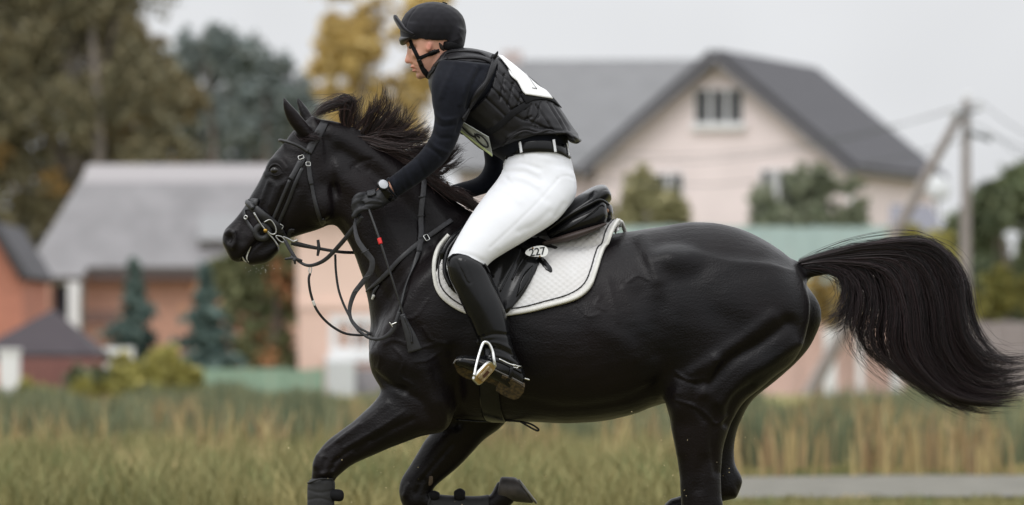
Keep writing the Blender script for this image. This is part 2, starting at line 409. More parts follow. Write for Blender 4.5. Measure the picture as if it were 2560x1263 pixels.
o = mk('green_tufts', *field(30000, 33, 47, lambda x, D: rng.uniform(.14, .36, len(x)) * np.where(x > 1780, .16, 1.0), .0055, lambda x, D: offroad(x, D) & (rng.random(len(x)) < np.clip(2.2 * (patchn(x * 1.7 + 300, D * 4) - .5), 0, 1)), .3), mat('fresh_green_grass', srgb(84, 100, 62), rough=.85, col2=srgb(122, 132, 86), scale=.7, island=.2, spec=.15), None, False); tag(o, 'greener tufts of grass scattered in the yellow meadow', None, None, 'stuff')
o = mk('straw_tufts', *field(16000, 36, 48, lambda x, D: rng.uniform(.16, .4, len(x)) * np.where(x > 1780, .16, 1.0), .005, lambda x, D: offroad(x, D) & (rng.random(len(x)) < np.clip(2.4 * (patchn(x * 1.3 + 900, D * 5 + 2) - .55), 0, 1)), .3), mat('pale_straw', srgb(176, 156, 108), rough=.85, col2=srgb(204, 184, 138), scale=.7, island=.2, spec=.15), None, False); tag(o, 'pale straw coloured tufts among the short grass', None, None, 'stuff')
nearxy = np.stack([rng.uniform(-3.2, 3.2, 16000), rng.uniform(-6, 10, 16000)], 1)
o = mk('turf', *blades(nearxy, rng.uniform(.04, .14, 16000), .006, .5), M_grass, None, False); tag(o, 'short turf under the galloping horse', None, None, 'stuff')

# ================================================================== houses
M_white = mat('white_painted_wood', (.78, .78, .78), rough=.5, var=.05)
M_pane = mat('dark_window_glass', (.012, .014, .018), rough=.15, var=.3, spec=.25)
M_curt = mat('white_net_curtain', (.6, .6, .61), rough=.8, var=.08)
def plane_frame(o, az):
    """a wall facing the camera, turned by az (degrees, + shows its right end further back)"""
    a = math.radians(az); return np.array(o, float), np.array([math.cos(a), math.sin(a), 0.0]), np.array([0, 0, 1.0]), np.array([math.sin(a), -math.cos(a), 0.0])
def on_wall(fr, x, y):
    """where the sight line of pixel x, y meets the wall"""
    o, u, v, n = fr; c = np.array([0, -D0, CH]); d = P(x, y, 0) - c; t = ((o - c) @ n) / (d @ n); p = c + d * t; return (p - o) @ u, (p - o) @ v
def wp(fr, a, b, out_=0.0): return fr[0] + fr[1] * a + fr[2] * b + fr[3] * out_
def slab(fr, poly, t0, t1):
    n = len(poly); V = [wp(fr, a, b, t0) for a, b in poly] + [wp(fr, a, b, t1) for a, b in poly]
    F = [tuple(range(n))[::-1], tuple(range(n, 2 * n))] + [(i, (i + 1) % n, n + (i + 1) % n, n + i) for i in range(n)]; return V, F
def rect(a0, a1, b0, b1): return [(a0, b0), (a1, b0), (a1, b1), (a0, b1)]
def part(name, m, parent, *shapes, smooth=False):
    b = MB()
    for V, F in shapes: b.add(V, F)
    return obj_fix(b.build(name, m, parent, smooth))
def window(fr, parent, x0, x1, y0, y1, panes, sill=True, fw=.09, mw=.04):
    a0, b1 = on_wall(fr, x0, y0); a1, b0 = on_wall(fr, x1, y1)
    sh = [slab(fr, rect(a0 - fw, a1 + fw, b1, b1 + fw), .0, .06), slab(fr, rect(a0 - fw, a1 + fw, b0 - fw, b0), .0, .06), slab(fr, rect(a0 - fw, a0, b0, b1), .0, .06), slab(fr, rect(a1, a1 + fw, b0, b1), .0, .06)]
    wdw = part('window', M_white, parent, *sh); n = len(panes); w_ = (a1 - a0) / n
    for i, k in enumerate(panes):
        c0, c1 = a0 + w_ * i, a0 + w_ * (i + 1)
        part('pane', M_pane if k else M_curt, wdw, slab(fr, rect(c0 + .002, c1 - .002, b0 + .002, b1 - .002), -.02, .02))
        if i: part('mullion', M_white, wdw, slab(fr, rect(c0 - mw, c0 + mw, b0, b1), .022, .062))
    if sill: part('sill', M_white, wdw, slab(fr, rect(a0 - fw - .08, a1 + fw + .08, b0 - fw - .17, b0 - fw - .003), .0, .16))
    return wdw
def quad_slab(pts, th):
    p = np.array(pts, float); n = unit(np.cross(p[1] - p[0], p[2] - p[0]))
    if n[2] < 0: n = -n
    k = len(p); V = np.concatenate([p, p + n * th]); F = [tuple(range(k)), tuple(range(k, 2 * k))] + [(i, (i + 1) % k, k + (i + 1) % k, k + i) for i in range(k)]; return V, F

# ---- pale pink house with the steep gable
M_pink = mat('pale_pink_render', srgb(233, 219, 217), rough=.9, var=.05, scale=.8)
M_roof = mat('dark_grey_roof_tiles', srgb(72, 71, 75), rough=.85, var=.12, scale=2.5, bump=.3, bscale=14, bdist=.03)
M_roof2 = mat('grey_roof_tiles_painted_lit', srgb(118, 118, 119), rough=.8, var=.07, scale=1.5)  # same tiles as the gable roof; lighter colour paints in the better-lit slope
base = at(1795, 965, 160); base[2] = 0
fr = plane_frame(base, -18.5)
pk = empty('pink_house', base, 'pale pink house with steep dark grey gable roof and attic window', 'house')
apx = on_wall(fr, 1795, 140); el = on_wall(fr, 1460, 432); er = on_wall(fr, 2142, 405); zb = -.02
eave_z = (el[1] + er[1]) / 2
part('front_wall', M_pink, pk, slab(fr, [(el[0] + .35, zb), (er[0] - .3, zb), (er[0] - .3, eave_z + .1), (apx[0], apx[1] - .25), (el[0] + .35, eave_z + .25)], -.3, 0))
DEP = 10.5
rv = lambda a, b, d: wp(fr, a, b, -d)
part('side_wall', M_pink, pk, (lambda V: (V, [(0, 1, 2, 3), (4, 7, 6, 5), (0, 4, 5, 1), (1, 5, 6, 2), (2, 6, 7, 3), (3, 7, 4, 0)]))([rv(er[0] - .3, zb, .302), rv(er[0] - .3, zb, DEP), rv(er[0] - .3, eave_z + .05, DEP), rv(er[0] - .3, eave_z + .05, .302), rv(er[0] - .6, zb, .302), rv(er[0] - .6, zb, DEP), rv(er[0] - .6, eave_z + .05, DEP), rv(er[0] - .6, eave_z + .05, .302)]))
rf = part('roof', M_roof, pk, quad_slab([rv(apx[0], apx[1], -.45), rv(apx[0], apx[1], DEP), rv(er[0], eave_z - .15, DEP), rv(er[0], eave_z - .15, -.45)], .22),
          quad_slab([rv(apx[0], apx[1], -.45), rv(apx[0], apx[1], DEP), rv(el[0], el[1] - .1, DEP), rv(el[0], el[1] - .1, -.45)], .22))
M_fasc = mat('grey_fascia_board', srgb(120, 119, 123), rough=.7)
for e_ in (el, (er[0], eave_z - .15)):
    d_ = np.array([e_[0] - apx[0], e_[1] - apx[1]]); nrm_ = unit(np.array([-d_[1], d_[0]]));  nrm_ = nrm_ if nrm_[1] < 0 else -nrm_
    q0, q1 = np.array(apx), np.array(e_); part('fascia', M_fasc, rf, slab(fr, [tuple(q0), tuple(q1), tuple(q1 + nrm_ * .15), tuple(q0 + np.array([0, -.19]))], .452, .50))
part('gutter', M_fasc, rf, tube([rv(er[0] + .05, eave_z - .15, -.4), rv(er[0] + .05, eave_z - .15, DEP)], .09, 8))
part('downpipe', M_white, pk, tube([rv(er[0] - .16, eave_z - .2, -.12), rv(er[0] - .16, 0.1, -.12)], .06, 8))
window(fr, pk, 1740, 1855, 226, 306, (1, 1, 1, 0, 1, 1, 1, 0, 1, 1, 1), True, .04, .003); window(fr, pk, 1640, 1706, 436, 512, (1, 1, 0, 1, 1), True, .05, .006); window(fr, pk, 1906, 1990, 428, 540, (1, 0, 1, 1), True, .06, .006)
# its lower wing to the left
fw_ = plane_frame(rv(el[0] + .6, 0, 3.2), -4)
r0_, r1_ = on_wall(fw_, 1175, 152), on_wall(fw_, 1760, 148); e0_ = on_wall(fw_, 1120, 436)
zt = (r0_[1] + r1_[1]) / 2 + .1; ze = e0_[1]
part('wing_wall', M_pink, pk, slab(fw_, rect(e0_[0] + .3, -.2, 0, ze + .25), -.3, 0))
part('wing_roof', M_roof2, pk, quad_slab([wp(fw_, e0_[0], ze, .5), wp(fw_, r1_[0], ze, .5), wp(fw_, r1_[0], zt, -5), wp(fw_, e0_[0], zt, -5)], .2))
part('wing_gable', M_pink, pk, (lambda V: (V, [(0, 1, 2), (3, 5, 4), (0, 3, 4, 1), (1, 4, 5, 2), (2, 5, 3, 0)]))([wp(fw_, e0_[0] + .3, 0, -.31), wp(fw_, e0_[0] + .3, zt - .2, -4.9), wp(fw_, e0_[0] + .3, 0, -9), wp(fw_, e0_[0] + .6, 0, -.31), wp(fw_, e0_[0] + .6, zt - .2, -4.9), wp(fw_, e0_[0] + .6, 0, -9)]))
ch_ = wp(fw_, on_wall(fw_, 1252, 120)[0], zt, -5); part('chimney', mat('chimney_brick', srgb(196, 182, 178), rough=.9), pk, (lambda b: (b.V, b.F))(MB().box(ch_ + np.array([0, 0, .0]), (.6, .6, .9))))

# ---- salmon house whose wall shows under the horse's neck
M_salm = mat('salmon_render', srgb(234, 205, 190), rough=.9, var=.05, scale=.7)
sb = at(915, 975, 120); sb[2] = 0; fs_ = plane_frame(sb, 3)
sh_ = empty('salmon_house', sb, 'salmon rendered house seen under the horse\'s neck behind the reins', 'house')
a0 = on_wall(fs_, 742, 600)[0]; a1 = on_wall(fs_, 1075, 600)[0]; zt2 = on_wall(fs_, 900, 520)[1]; zm = on_wall(fs_, 800, 772)[1]
part('wall', M_salm, sh_, slab(fs_, rect(a0, a1, zm + .002, zt2), -4, 0))
part('lower_wall', mat('salmon_plinth_render', srgb(228, 196, 180), rough=.9, var=.05), sh_, slab(fs_, rect(a0 + .03, a1 - .03, 0, zm - .002), -3.95, .02))
part('string_course', M_salm, sh_, slab(fs_, rect(a0, a1, zm + .004, zm + .16), .003, .06))
part('roof', M_roof, sh_, quad_slab([wp(fs_, a0 - .3, zt2, .4), wp(fs_, a1 + .3, zt2, .4), wp(fs_, a1 - .6, zt2 + .75, -2), wp(fs_, a0 + .7, zt2 + .75, -2)], .1))
window(fs_, sh_, 842, 960, 806, 868, (1, 0, 1), True, .16)
M_conc = mat('pale_concrete', srgb(206, 208, 208), rough=.9, var=.06); M_conc2 = mat('grey_concrete', srgb(150, 146, 150), rough=.9, var=.08)
part('step', M_conc, sh_, slab(fs_, rect(on_wall(fs_, 814, 900)[0], on_wall(fs_, 884, 900)[0], 0, on_wall(fs_, 850, 902)[1]), .07, 1.4))
part('cellar_hatch', M_conc2, sh_, slab(fs_, rect(on_wall(fs_, 888, 900)[0], on_wall(fs_, 990, 900)[0], .02, on_wall(fs_, 900, 924)[1]), .065, .5))

# ---- grey roofed brick cottage on the left
M_groof = mat('weathered_grey_roof', srgb(128, 126, 127), rough=.8, var=.14, scale=1.6); M_brick = mat('orange_brick', srgb(196, 152, 132), rough=.9, var=.12, scale=6)
cb = at(390, 985, 130); cb[2] = 0; fc = plane_frame(cb, -2.5)
ct = empty('brick_cottage', cb, 'orange brick cottage under a big light grey roof with white porch posts', 'house')
q = lambda x, y: on_wall(fc, x, y)
wl, wr = q(212, 800)[0], q(740, 800)[0]; ev = q(400, 676)[1]
part('wall', M_brick, ct, slab(fc, rect(wl, wr, 0, ev + .2), -5, 0))
rz0 = q(400, 398)[1] - .32
slope = 2.9 / (rz0 - ev + .05); pz = q(100, 706)[1]; pout = .5 + (ev - .05 - pz) * slope
roof_c = part('roof', M_groof, ct, quad_slab([wp(fc, q(186, 0)[0], rz0, -2.4), wp(fc, wr + .3, rz0, -2.4), wp(fc, wr + .3, ev - .05, .5), wp(fc, q(226, 0)[0], ev - .05, .5), wp(fc, q(218, 0)[0], pz, pout), wp(fc, q(66, 0)[0], pz, pout)], .16),
              quad_slab([wp(fc, wr + .3, ev - .05, -5.4), wp(fc, wl - .3, ev - .05, -5.4), wp(fc, q(186, 0)[0], rz0, -2.41), wp(fc, wr + .3, rz0, -2.41)], .16))
part('ridge_cap', mat('pale_ridge_metal', srgb(160, 156, 157), rough=.7, var=.04), roof_c, quad_slab([wp(fc, q(178, 0)[0], rz0 - .22, -2.0), wp(fc, wr + .32, rz0 - .22, -2.0), wp(fc, wr + .32, rz0 + .22, -2.4), wp(fc, q(188, 0)[0], rz0 + .22, -2.4)], .08))
part('soffit', mat('dark_soffit_board', srgb(96, 84, 84), rough=.8), roof_c, slab(fc, rect(q(228, 0)[0], wr + .25, ev - .22, ev - .055), .3, .5))
part('skylight', mat('bright_roof_panel', srgb(140, 140, 141), rough=.7, var=.03), roof_c, quad_slab([wp(fc, q(498, 0)[0], ev + .52, .06), wp(fc, q(600, 0)[0], ev + .52, .06), wp(fc, q(600, 0)[0], ev + 1.12, -.54), wp(fc, q(498, 0)[0], ev + 1.12, -.54)], .3))
for x_, w_ in ((86, 54), (204, 26)):
    part('porch_post', M_white, ct, slab(fc, rect(q(x_ - w_ / 2, 0)[0], q(x_ + w_ / 2, 0)[0], 0, q(100, 708)[1]), 1.2, 1.6))
part('porch_wall', M_brick, ct, slab(fc, rect(q(112, 0)[0], q(138, 0)[0], 0, q(100, 712)[1]), .0, 1.0))
part('door', mat('dark_blue_door', srgb(52, 54, 66), rough=.5), ct, slab(fc, rect(q(138, 0)[0] + .004, q(190, 0)[0], 0, q(100, 716)[1]), .02, .12))
part('fence_rail', mat('brown_porch_rail', srgb(118, 92, 84), rough=.8), ct, slab(fc, rect(q(218, 0)[0], q(300, 0)[0], q(0, 812)[1], q(0, 776)[1]), .4, .5))

# ---- brick gable at the far left edge
M_rbrick = mat('red_brick', srgb(184, 124, 104), rough=.9, var=.12, scale=5)
gb = at(-20, 985, 116); gb[2] = 0; fg = plane_frame(gb, 0)
hg = empty('red_brick_house', gb, 'red brick gable with dark verge at the left edge', 'house'); q2 = lambda x, y: on_wall(fg, x, y)
part('wall', M_rbrick, hg, slab(fg, [(-5, 0), (q2(58, 700)[0], 0), q2(58, 700), q2(-20, 575), q2(-110, 700), (-5, q2(0, 700)[1])], -6, 0))
part('verge', mat('dark_verge_board', srgb(60, 52, 52), rough=.8), hg, slab(fg, [q2(64, 696), q2(-20, 560), q2(-20, 578), q2(54, 702)], .003, .3))
part('roof', M_roof, hg, quad_slab([wp(fg, *q2(66, 700), .3), wp(fg, *q2(-20, 562), .3), wp(fg, *q2(-20, 562), -6.2), wp(fg, *q2(66, 700), -6.2)], .12))

# ---- gazebo with dark hip roof, brown fence, white posts
M_dark = mat('dark_brown_bitumen_roof', srgb(62, 55, 59), rough=.85, var=.1, scale=3)
gz = at(130, 1000, 104); gz[2] = 0
gzo = empty('gazebo', gz, 'open gazebo with dark low hip roof behind the brown fence', 'gazebo')
f3 = plane_frame(gz, 0); q3 = lambda x, y: on_wall(f3, x, y)
xl, xr = q3(-60, 0)[0], q3(262, 0)[0]; zl = q3(0, 884)[1]; zp = q3(0, 772)[1]
part('roof', M_dark, gzo, (lambda V: (V, [(0, 1, 4), (1, 2, 4), (2, 3, 4), (3, 0, 4), (0, 3, 2, 1)]))([wp(f3, xl, zl, 1.3), wp(f3, xr, zl, 1.3), wp(f3, xr, zl, -1.3), wp(f3, xl, zl, -1.3), wp(f3, (xl + xr) / 2 + .25, zp, 0)]))
for d_ in (1.25, -1.25): part('eave_board', mat('near_black_eave', srgb(50, 46, 52), rough=.7), gzo, slab(f3, rect(xl, xr, zl - .16, zl - .003), d_ - .05, d_ + .05))
for a_ in (xl + .15, xr - .15):
    for d_ in (-1.1, 1.1): part('post', M_white, gzo, slab(f3, rect(a_ - .07, a_ + .07, 0, zl - .165), d_ - .07, d_ + .07))
M_brown = mat('red_brown_fence_sheet', srgb(124, 82, 76), rough=.6, var=.08)
bf = empty('brown_fence', at(150, 1000, 101), 'red brown sheet fence below the gazebo roof', 'fence'); bf.location.z = 0
f4 = plane_frame((bf.location.x, bf.location.y, 0), 0); q4 = lambda x, y: on_wall(f4, x, y)
for i in range(9):
    xa = 46 + i * 24; part('panel', M_brown, bf, slab(f4, rect(q4(xa, 0)[0] + .004, q4(xa + 24, 0)[0] - .004, .05, q4(0, 894)[1]), 0, .03 + .012 * (i % 2)))
part('rail', M_brown, bf, slab(f4, rect(q4(46, 0)[0], q4(262, 0)[0], .4, .48), -.06, -.002)); 
wpz = at(24, 1008, 100); wpz[2] = 0
o = part('gate_post', M_white, None, (lambda b: (b.V, b.F))(MB().box(wpz + np.array([0, 0, .5]), (.36, .36, 1.0)).box(wpz + np.array([0, 0, 1.03]), (.42, .42, .055)))); tag(o, 'stout white gate post in the bottom left', 'post')
wpz = at(286, 930, 108); wpz[2] = 0
o = part('white_bench', M_white, None, (lambda b: (b.V, b.F))(MB().box(wpz + np.array([0, 0, .95]), (.75, .5, .28)).box(wpz + np.array([-.1, 0, .41]), (.42, .4, .79)))); tag(o, 'small white plinth table beside the gazebo', 'table')

# ---- green net fence, teal fence, pink garden wall, grey fence, shed
def sheet_fence(name, label, m, x0, x1, y0, D, n, ripple=.03):
    c = at((x0 + x1) / 2, 960, D); c[2] = 0; e = empty(name, c, label, 'fence'); f = plane_frame(c, 0)
    for i in range(n):
        xa = x0 + (x1 - x0) * i / n; xb = x0 + (x1 - x0) * (i + 1) / n
        part('panel', m, e, slab(f, rect(on_wall(f, xa, 0)[0] + .006, on_wall(f, xb, 0)[0] - .006, .04, on_wall(f, 0, y0 + rng.uniform(-2, 2))[1]), ripple * (i % 2), .03 + ripple * (i % 2)))
    for i in range(0, n + 1, 3):
        xa = x0 + (x1 - x0) * i / n; a = on_wall(f, xa, 0)[0]; part('post', m, e, slab(f, rect(a - .03, a + .03, 0, on_wall(f, 0, y0)[1] + .03), -.07, -.003))
    return e
sheet_fence('net_fence', 'green mesh fence in front of the spruces', mat('green_net', srgb(140, 164, 144), rough=.8, var=.12, scale=1), 512, 806, 922, 112, 9)
sheet_fence('teal_fence', 'pale teal sheet fence behind the croup', mat('teal_sheet', srgb(170, 190, 186), rough=.6, var=.05), 1130, 2218, 566, 140, 18)
M_pwall = mat('pinkish_garden_wall', srgb(216, 184, 172), rough=.9, var=.1, scale=.7)
sheet_fence('pink_wall', 'pinkish garden wall seen below the tail', M_pwall, 1840, 2300, 790, 120, 6, .06)
for i, (x_, w_) in enumerate(((2075, 30), (2150, 16), (2240, 24))):
    c = at(x_, 940, 117); c[2] = 0; o = part('white_board', M_white, None, (lambda b: (b.V, b.F))(MB().box(c + np.array([0, 0, .75]), (w_ / 115, .06, 1.5)).box(c + np.array([0, .06, .3]), (w_ / 180, .06, .6))))
    tag(o, ('wide white board leaning at the pink wall under the tail root', 'thin white board at the pink wall, middle of three', 'white board at the pink wall, rightmost of three')[i], 'board', 'white boards at the pink wall')
sheet_fence('grey_fence', 'grey weathered board fence at the right edge', mat('grey_boards', srgb(150, 140, 138), rough=.9, var=.1), 2440, 2700, 805, 105, 10)
sd = at(2300, 640, 132); sd[2] = 0; fd = plane_frame(sd, 10); so = empty('shed', sd, 'small shed with grey slate roof between pink house and pole', 'shed'); q5 = lambda x, y: on_wall(fd, x, y)
part('wall', mat('dark_shed_boards', srgb(84, 84, 84), rough=.85), so, slab(fd, rect(q5(2228, 0)[0], q5(2358, 0)[0], 0, q5(0, 612)[1]), -3, 0))
part('roof', mat('slate_grey_roof', srgb(112, 112, 120), rough=.6), so, quad_slab([wp(fd, q5(2215, 0)[0], q5(0, 616)[1], .3), wp(fd, q5(2366, 0)[0], q5(0, 616)[1], .3), wp(fd, q5(2366, 0)[0], q5(0, 506)[1], -1.5), wp(fd, q5(2262, 0)[0], q5(0, 506)[1], -1.5)], .1))
part('door', mat('shed_door', srgb(70, 62, 66), rough=.8), so, slab(fd, rect(q5(2290, 0)[0], q5(2330, 0)[0], 0, q5(0, 640)[1]), .003, .05))
gd = at(2344, 470, 134); o = tube_obj('satellite_dish', [gd + np.array([0, 0, 0]), gd + np.array([.02, -.06, .02]), gd + np.array([.04, -.12, .04])], [.34, .30, .04], M_conc, None, 2, 20); tag(o, 'round white satellite dish over the shed roof', 'satellite dish')
stand = MB().tube([gd + np.array([0, .05, -.2]), gd * np.array([1, 1, 0]) + np.array([0, .05, 0])], .03, 6); stand.build('mast', M_conc2, o)

# ---- utility pole with strut, crossarms and wires
M_pole = mat('weathered_pole_concrete', srgb(146, 138, 134), rough=.9, var=.1, scale=4); M_iron = mat('dark_galvanised_iron', srgb(74, 80, 80), rough=.6)
up = at(2412, 960, 110); up[2] = 0; zt3 = at(2418, 250, 110)[2]
upo = empty('utility_pole', up, 'tall grey utility pole with slanting strut and crossarm', 'pole')
part('post', M_pole, upo, tube([up, up + np.array([.03, 0, zt3])], [.14, .085], 10))
st0 = at(2225, 610, 110.5); stt = at(2396, 292, 110.1); dr = (stt - st0); sb_ = st0 - dr * (st0[2] / dr[2])
part('strut', M_pole, upo, tube([sb_, stt], [.15, .09], 10))
part('crossarm', M_iron, upo, tube([at(2412, 328, 109.8), at(2478, 350, 109.6)], .05, 6))
part('crossarm', M_iron, upo, tube([at(2380, 290, 109.8), at(2452, 272, 109.8)], .04, 6))
for x_, y_ in ((2382, 282), (2450, 264), (2474, 340), (2418, 240)):
    part('insulator', M_white, upo, tube([at(x_, y_ + 9, 109.75), at(x_, y_ - 4, 109.75), at(x_, y_ - 8, 109.75)], [.035, .05, .02], 8))
for i, (y_, y2) in enumerate(((266, 300), (284, 268), (338, 352))):
    p0 = at((2450, 2382, 2474)[i], (255, 273, 331)[i], 109.7)
    L_ = np.array([p0 * (1 - t) + at(3400, y2 - 60, 80) * t + np.array([0, 0, -1.2 * 4 * t * (1 - t)]) for t in np.linspace(0, 1, 14)]); R_ = np.array([p0 * (1 - t) + at(900, y_ - 110, 185) * t + np.array([0, 0, -2.0 * 4 * t * (1 - t)]) for t in np.linspace(0, 1, 14)])
    o = part('power_line', M_iron, None, tube(L_, .012, 5), tube(R_, .012, 5)); tag(o, ('top power line strung from the pole', 'middle power line strung from the pole', 'lowest power line strung from the crossarm')[i], 'power line', 'wires on the pole')

# ================================================================== trees and shrubs
M_bark = mat('grey_brown_bark', srgb(96, 86, 78), rough=.9, var=.3, scale=6); M_birch = mat('pale_birch_bark', srgb(112, 104, 96), rough=.9, var=.3, scale=3)
def leafm(name, c1, c2, tr=0.0): return mat(name, c1, rough=.7, col2=c2, scale=.35, island=.5, spec=.2)
def tree(name, label, cat_, x, y, D, top, m_leaf, blobs, n, leaf, trunk_r=.16, bark=M_bark, group=None, limbs=6, yellow=None):
    """blobs: (x, y, rx, ry) crown clumps in pixels at distance D, given depth of their own"""
    b0 = at(x, y, D); b0[2] = 0; e = empty(name, b0, label, cat_, group); s = D / (D0 * PPM)
    tb = MB(); tp = at(top[0], top[1], D); mid = (b0 + tp) / 2 + rng.normal(0, .08, 3) * (tp[2]); mid[2] = tp[2] / 2
    tb.tube(cr([b0, mid, tp], 5), np.linspace(trunk_r, trunk_r * .2, 11), 8)
    cs = []
    for (bx, by, rx, ry) in blobs:
        c = at(bx, by, D + rng.uniform(-.5, .5) * rx * s); cs.append((c, np.array([rx * s, .9 * rx * s, ry * s])))
    for k in range(min(limbs, len(cs))):
        c = cs[k][0]; z = np.clip(c[2] * rng.uniform(.35, .6), .2, tp[2] * .9); r = b0 + (tp - b0) * (z / tp[2]); tb.tube(cr([r, (r + c) / 2 + np.array([0, 0, .1 * c[2]]), c], 4), np.linspace(trunk_r * .5, trunk_r * .1, 9), 6)
    tb.build('trunk', bark, e, True)
    vol = np.array([c[1].prod() ** .75 for c in cs]); cnt = np.maximum((n * vol / vol.sum()).astype(int), 8); pts = []
    for (c, r), k in zip(cs, cnt):
        q = max(3, k // 26); cc = unit(rng.normal(size=(q, 3))) * (rng.random((q, 1)) ** .45) * r + c      # twig clumps inside the lobe
        w_ = rng.integers(0, q, k); pts.append(cc[w_] + rng.normal(size=(k, 3)) * r * .16)
    pts = np.concatenate(pts); pts = pts[pts[:, 2] > .05]
    mk('crown', *leaf_quads(pts, rng.uniform(.7, 1.3, len(pts)) * leaf), m_leaf, e, False)
    if yellow:
        k = rng.integers(0, len(cs), yellow[1]); pp = np.concatenate([cs[i][0] + (unit(rng.normal(size=(1, 3))) * .95 - np.array([0, .3, 0])) * cs[i][1] + rng.normal(size=(yellow[2], 3)) * .22 * (D / 150) for i in k])
        mk('autumn_leaves', *leaf_quads(pp, leaf), yellow[0], e, False)
    return e
def scatter(x0, x1, y0, y1, n, r0, r1, f=None):
    o_ = []
    while len(o_) < n:
        x_, y_ = random.uniform(x0, x1), random.uniform(y0, y1)
        if f is None or f(x_, y_): r = random.uniform(r0, r1); o_.append((x_, y_, r, r * random.uniform(.7, 1.1)))
    return o_
L_olive = leafm('olive_birch_leaves_hazed', srgb(104, 102, 80), srgb(140, 130, 100)); L_gold = leafm('golden_leaves', srgb(132, 106, 62), srgb(160, 126, 72))  # olive lightened so distance haze is painted into the leaf colour
L_pine = leafm('pine_needles_hazed', srgb(106, 118, 116), srgb(140, 146, 141)); L_yel = leafm('yellow_autumn_leaves', srgb(192, 166, 100), srgb(214, 190, 130)); L_green = leafm('mid_green_leaves', srgb(78, 90, 62), srgb(118, 122, 84))  # pine tones paled to stand for haze over the far trees
L_spruce = leafm('blue_spruce_needles', srgb(76, 96, 92), srgb(112, 128, 120)); L_bush = leafm('yellow_green_shrub_leaves', srgb(140, 138, 76), srgb(178, 168, 100)); L_dk = leafm('deep_green_leaves', srgb(74, 86, 66), srgb(112, 118, 88))
tree('birch_tree', 'huge dark olive birch with gold leaves filling the left', 'tree', 175, 960, 172, (220, -60), L_olive, scatter(-140, 395, -180, 300, 44, 70, 120) + scatter(-120, 440, 240, 560, 26, 60, 100) + scatter(-100, 180, 500, 760, 14, 50, 85), 52000, .125, .34, M_birch, None, 14, (L_gold, 22, 60))
tree('leaning_birch', 'birch with drooping brownish foliage behind the cottage ridge', 'tree', 330, 960, 178, (300, 120), leafm('brownish_birch_leaves', srgb(114, 106, 80), srgb(150, 134, 98)), scatter(240, 470, 60, 420, 26, 45, 85), 17000, .125, .2, M_birch, None, 8, (L_gold, 12, 60))
for i, (x_, tp_, bl, lab) in enumerate(((505, 85, scatter(440, 600, 100, 330, 18, 40, 66), 'tall dusky pine, left one of the two pines'), (660, 120, scatter(590, 775, 150, 330, 16, 36, 60), 'wide dusky pine beside the yellow tree'), (560, 240, scatter(440, 800, 260, 420, 26, 44, 70), 'low dark pines filling the gap above the cottage ridge'))):
    tree('pine_tree', lab, 'tree', x_, 960, 255 + 12 * i, (x_, tp_), L_pine, bl, 10000, .19, .26, M_bark, 'pines behind the cottage', 8)
tree('yellow_tree', 'tall thin yellow autumn tree behind the rider\'s helmet', 'tree', 930, 960, 205, (940, -60), L_yel, scatter(825, 1085, -60, 340, 46, 28, 58), 15000, .14, .18, M_bark, None, 10)
tree('yellow_tree', 'smaller yellow tree left of the rider with loose crown', 'tree', 850, 960, 215, (850, 120), L_yel, scatter(800, 905, 100, 330, 15, 22, 44), 4200, .14, .14, M_bark, None, 6)
def spruce(x, ytop, ybot, hw_, D, label):
    b0 = at(x, ybot, D); b0[2] = 0; e = empty('blue_spruce', b0, label, 'tree', 'young blue spruces'); s = D / (D0 * PPM); zt_ = at(x, ytop, D)[2]
    part('trunk', M_bark, e, tube([b0, b0 + np.array([0, 0, zt_])], [.08, .01], 7), smooth=True); pts = []
    for k in range(130):
        t = rng.random() ** .7; z = zt_ * (1 - t); z = max(z, .1); rr = hw_ * s * (t ** 1.25) * (1 + .3 * math.sin(t * 42)); a = rng.uniform(0, 6.28); rr *= rng.uniform(.6, 1.25); ln = np.linspace(.1, 1, 12)
        pts.append(np.stack([b0[0] + math.cos(a) * rr * ln, b0[1] + math.sin(a) * rr * ln, z - .25 * rr * ln ** 1.5], 1).repeat(3, 0) + rng.normal(0, .05, (36, 3)))
    mk('crown', *leaf_quads(np.concatenate(pts), .10), L_spruce, e, False)
spruce(336, 645, 900, 135, 117, 'blue spruce before the orange brick wall, left one'); spruce(512, 668, 910, 165, 116, 'blue spruce right of the brick wall, right one')
tree('apple_tree', 'green bushy tree with reddish leaves left of the salmon house', 'tree', 640, 940, 121, (640, 600), leafm('green_brown_leaves', srgb(98, 108, 78), srgb(140, 140, 102)), scatter(545, 748, 600, 915, 38, 30, 58), 10500, .10, .1, M_bark, None, 8, (leafm('red_leaves', srgb(160, 110, 80), srgb(176, 130, 90)), 9, 50))
tree('garden_tree', 'dark green round tree between horse nose and cottage', 'tree', 700, 940, 124, (690, 560), L_dk, scatter(600, 740, 640, 760, 12, 30, 55), 4000, .10, .1, M_bark, None, 5)
def shrub(label, x, y, D, blobs, n, m, name='shrub', leaf=.08, group=None): return tree(name, label, 'shrub', x, y, D, (x, min(b[1] for b in blobs) + 20), m, blobs, n, leaf, .04, M_bark, group, 4)
shrub('yellow green shrub in front of the brown fence end', 330, 985, 98, scatter(270, 400, 910, 970, 12, 22, 40), 3600, L_bush)
shrub('yellow green shrub before the green net fence', 450, 985, 99, scatter(395, 510, 905, 972, 12, 22, 40), 3600, L_bush)
shrub('small bright shrub at the foot of the brown fence', 130, 985, 97, scatter(60, 220, 960, 990, 10, 14, 24), 1800, L_bush)
shrub('dark shrub growing against the brown fence', 205, 985, 97.5, scatter(180, 250, 930, 970, 6, 16, 28), 1300, L_dk)
shrub('olive shrub below the pink house left window', 1620, 900, 146, scatter(1545, 1705, 440, 640, 22, 26, 50), 6000, leafm('olive_shrub_leaves', srgb(140, 138, 100), srgb(172, 164, 124)), 'tall_shrub', .11)
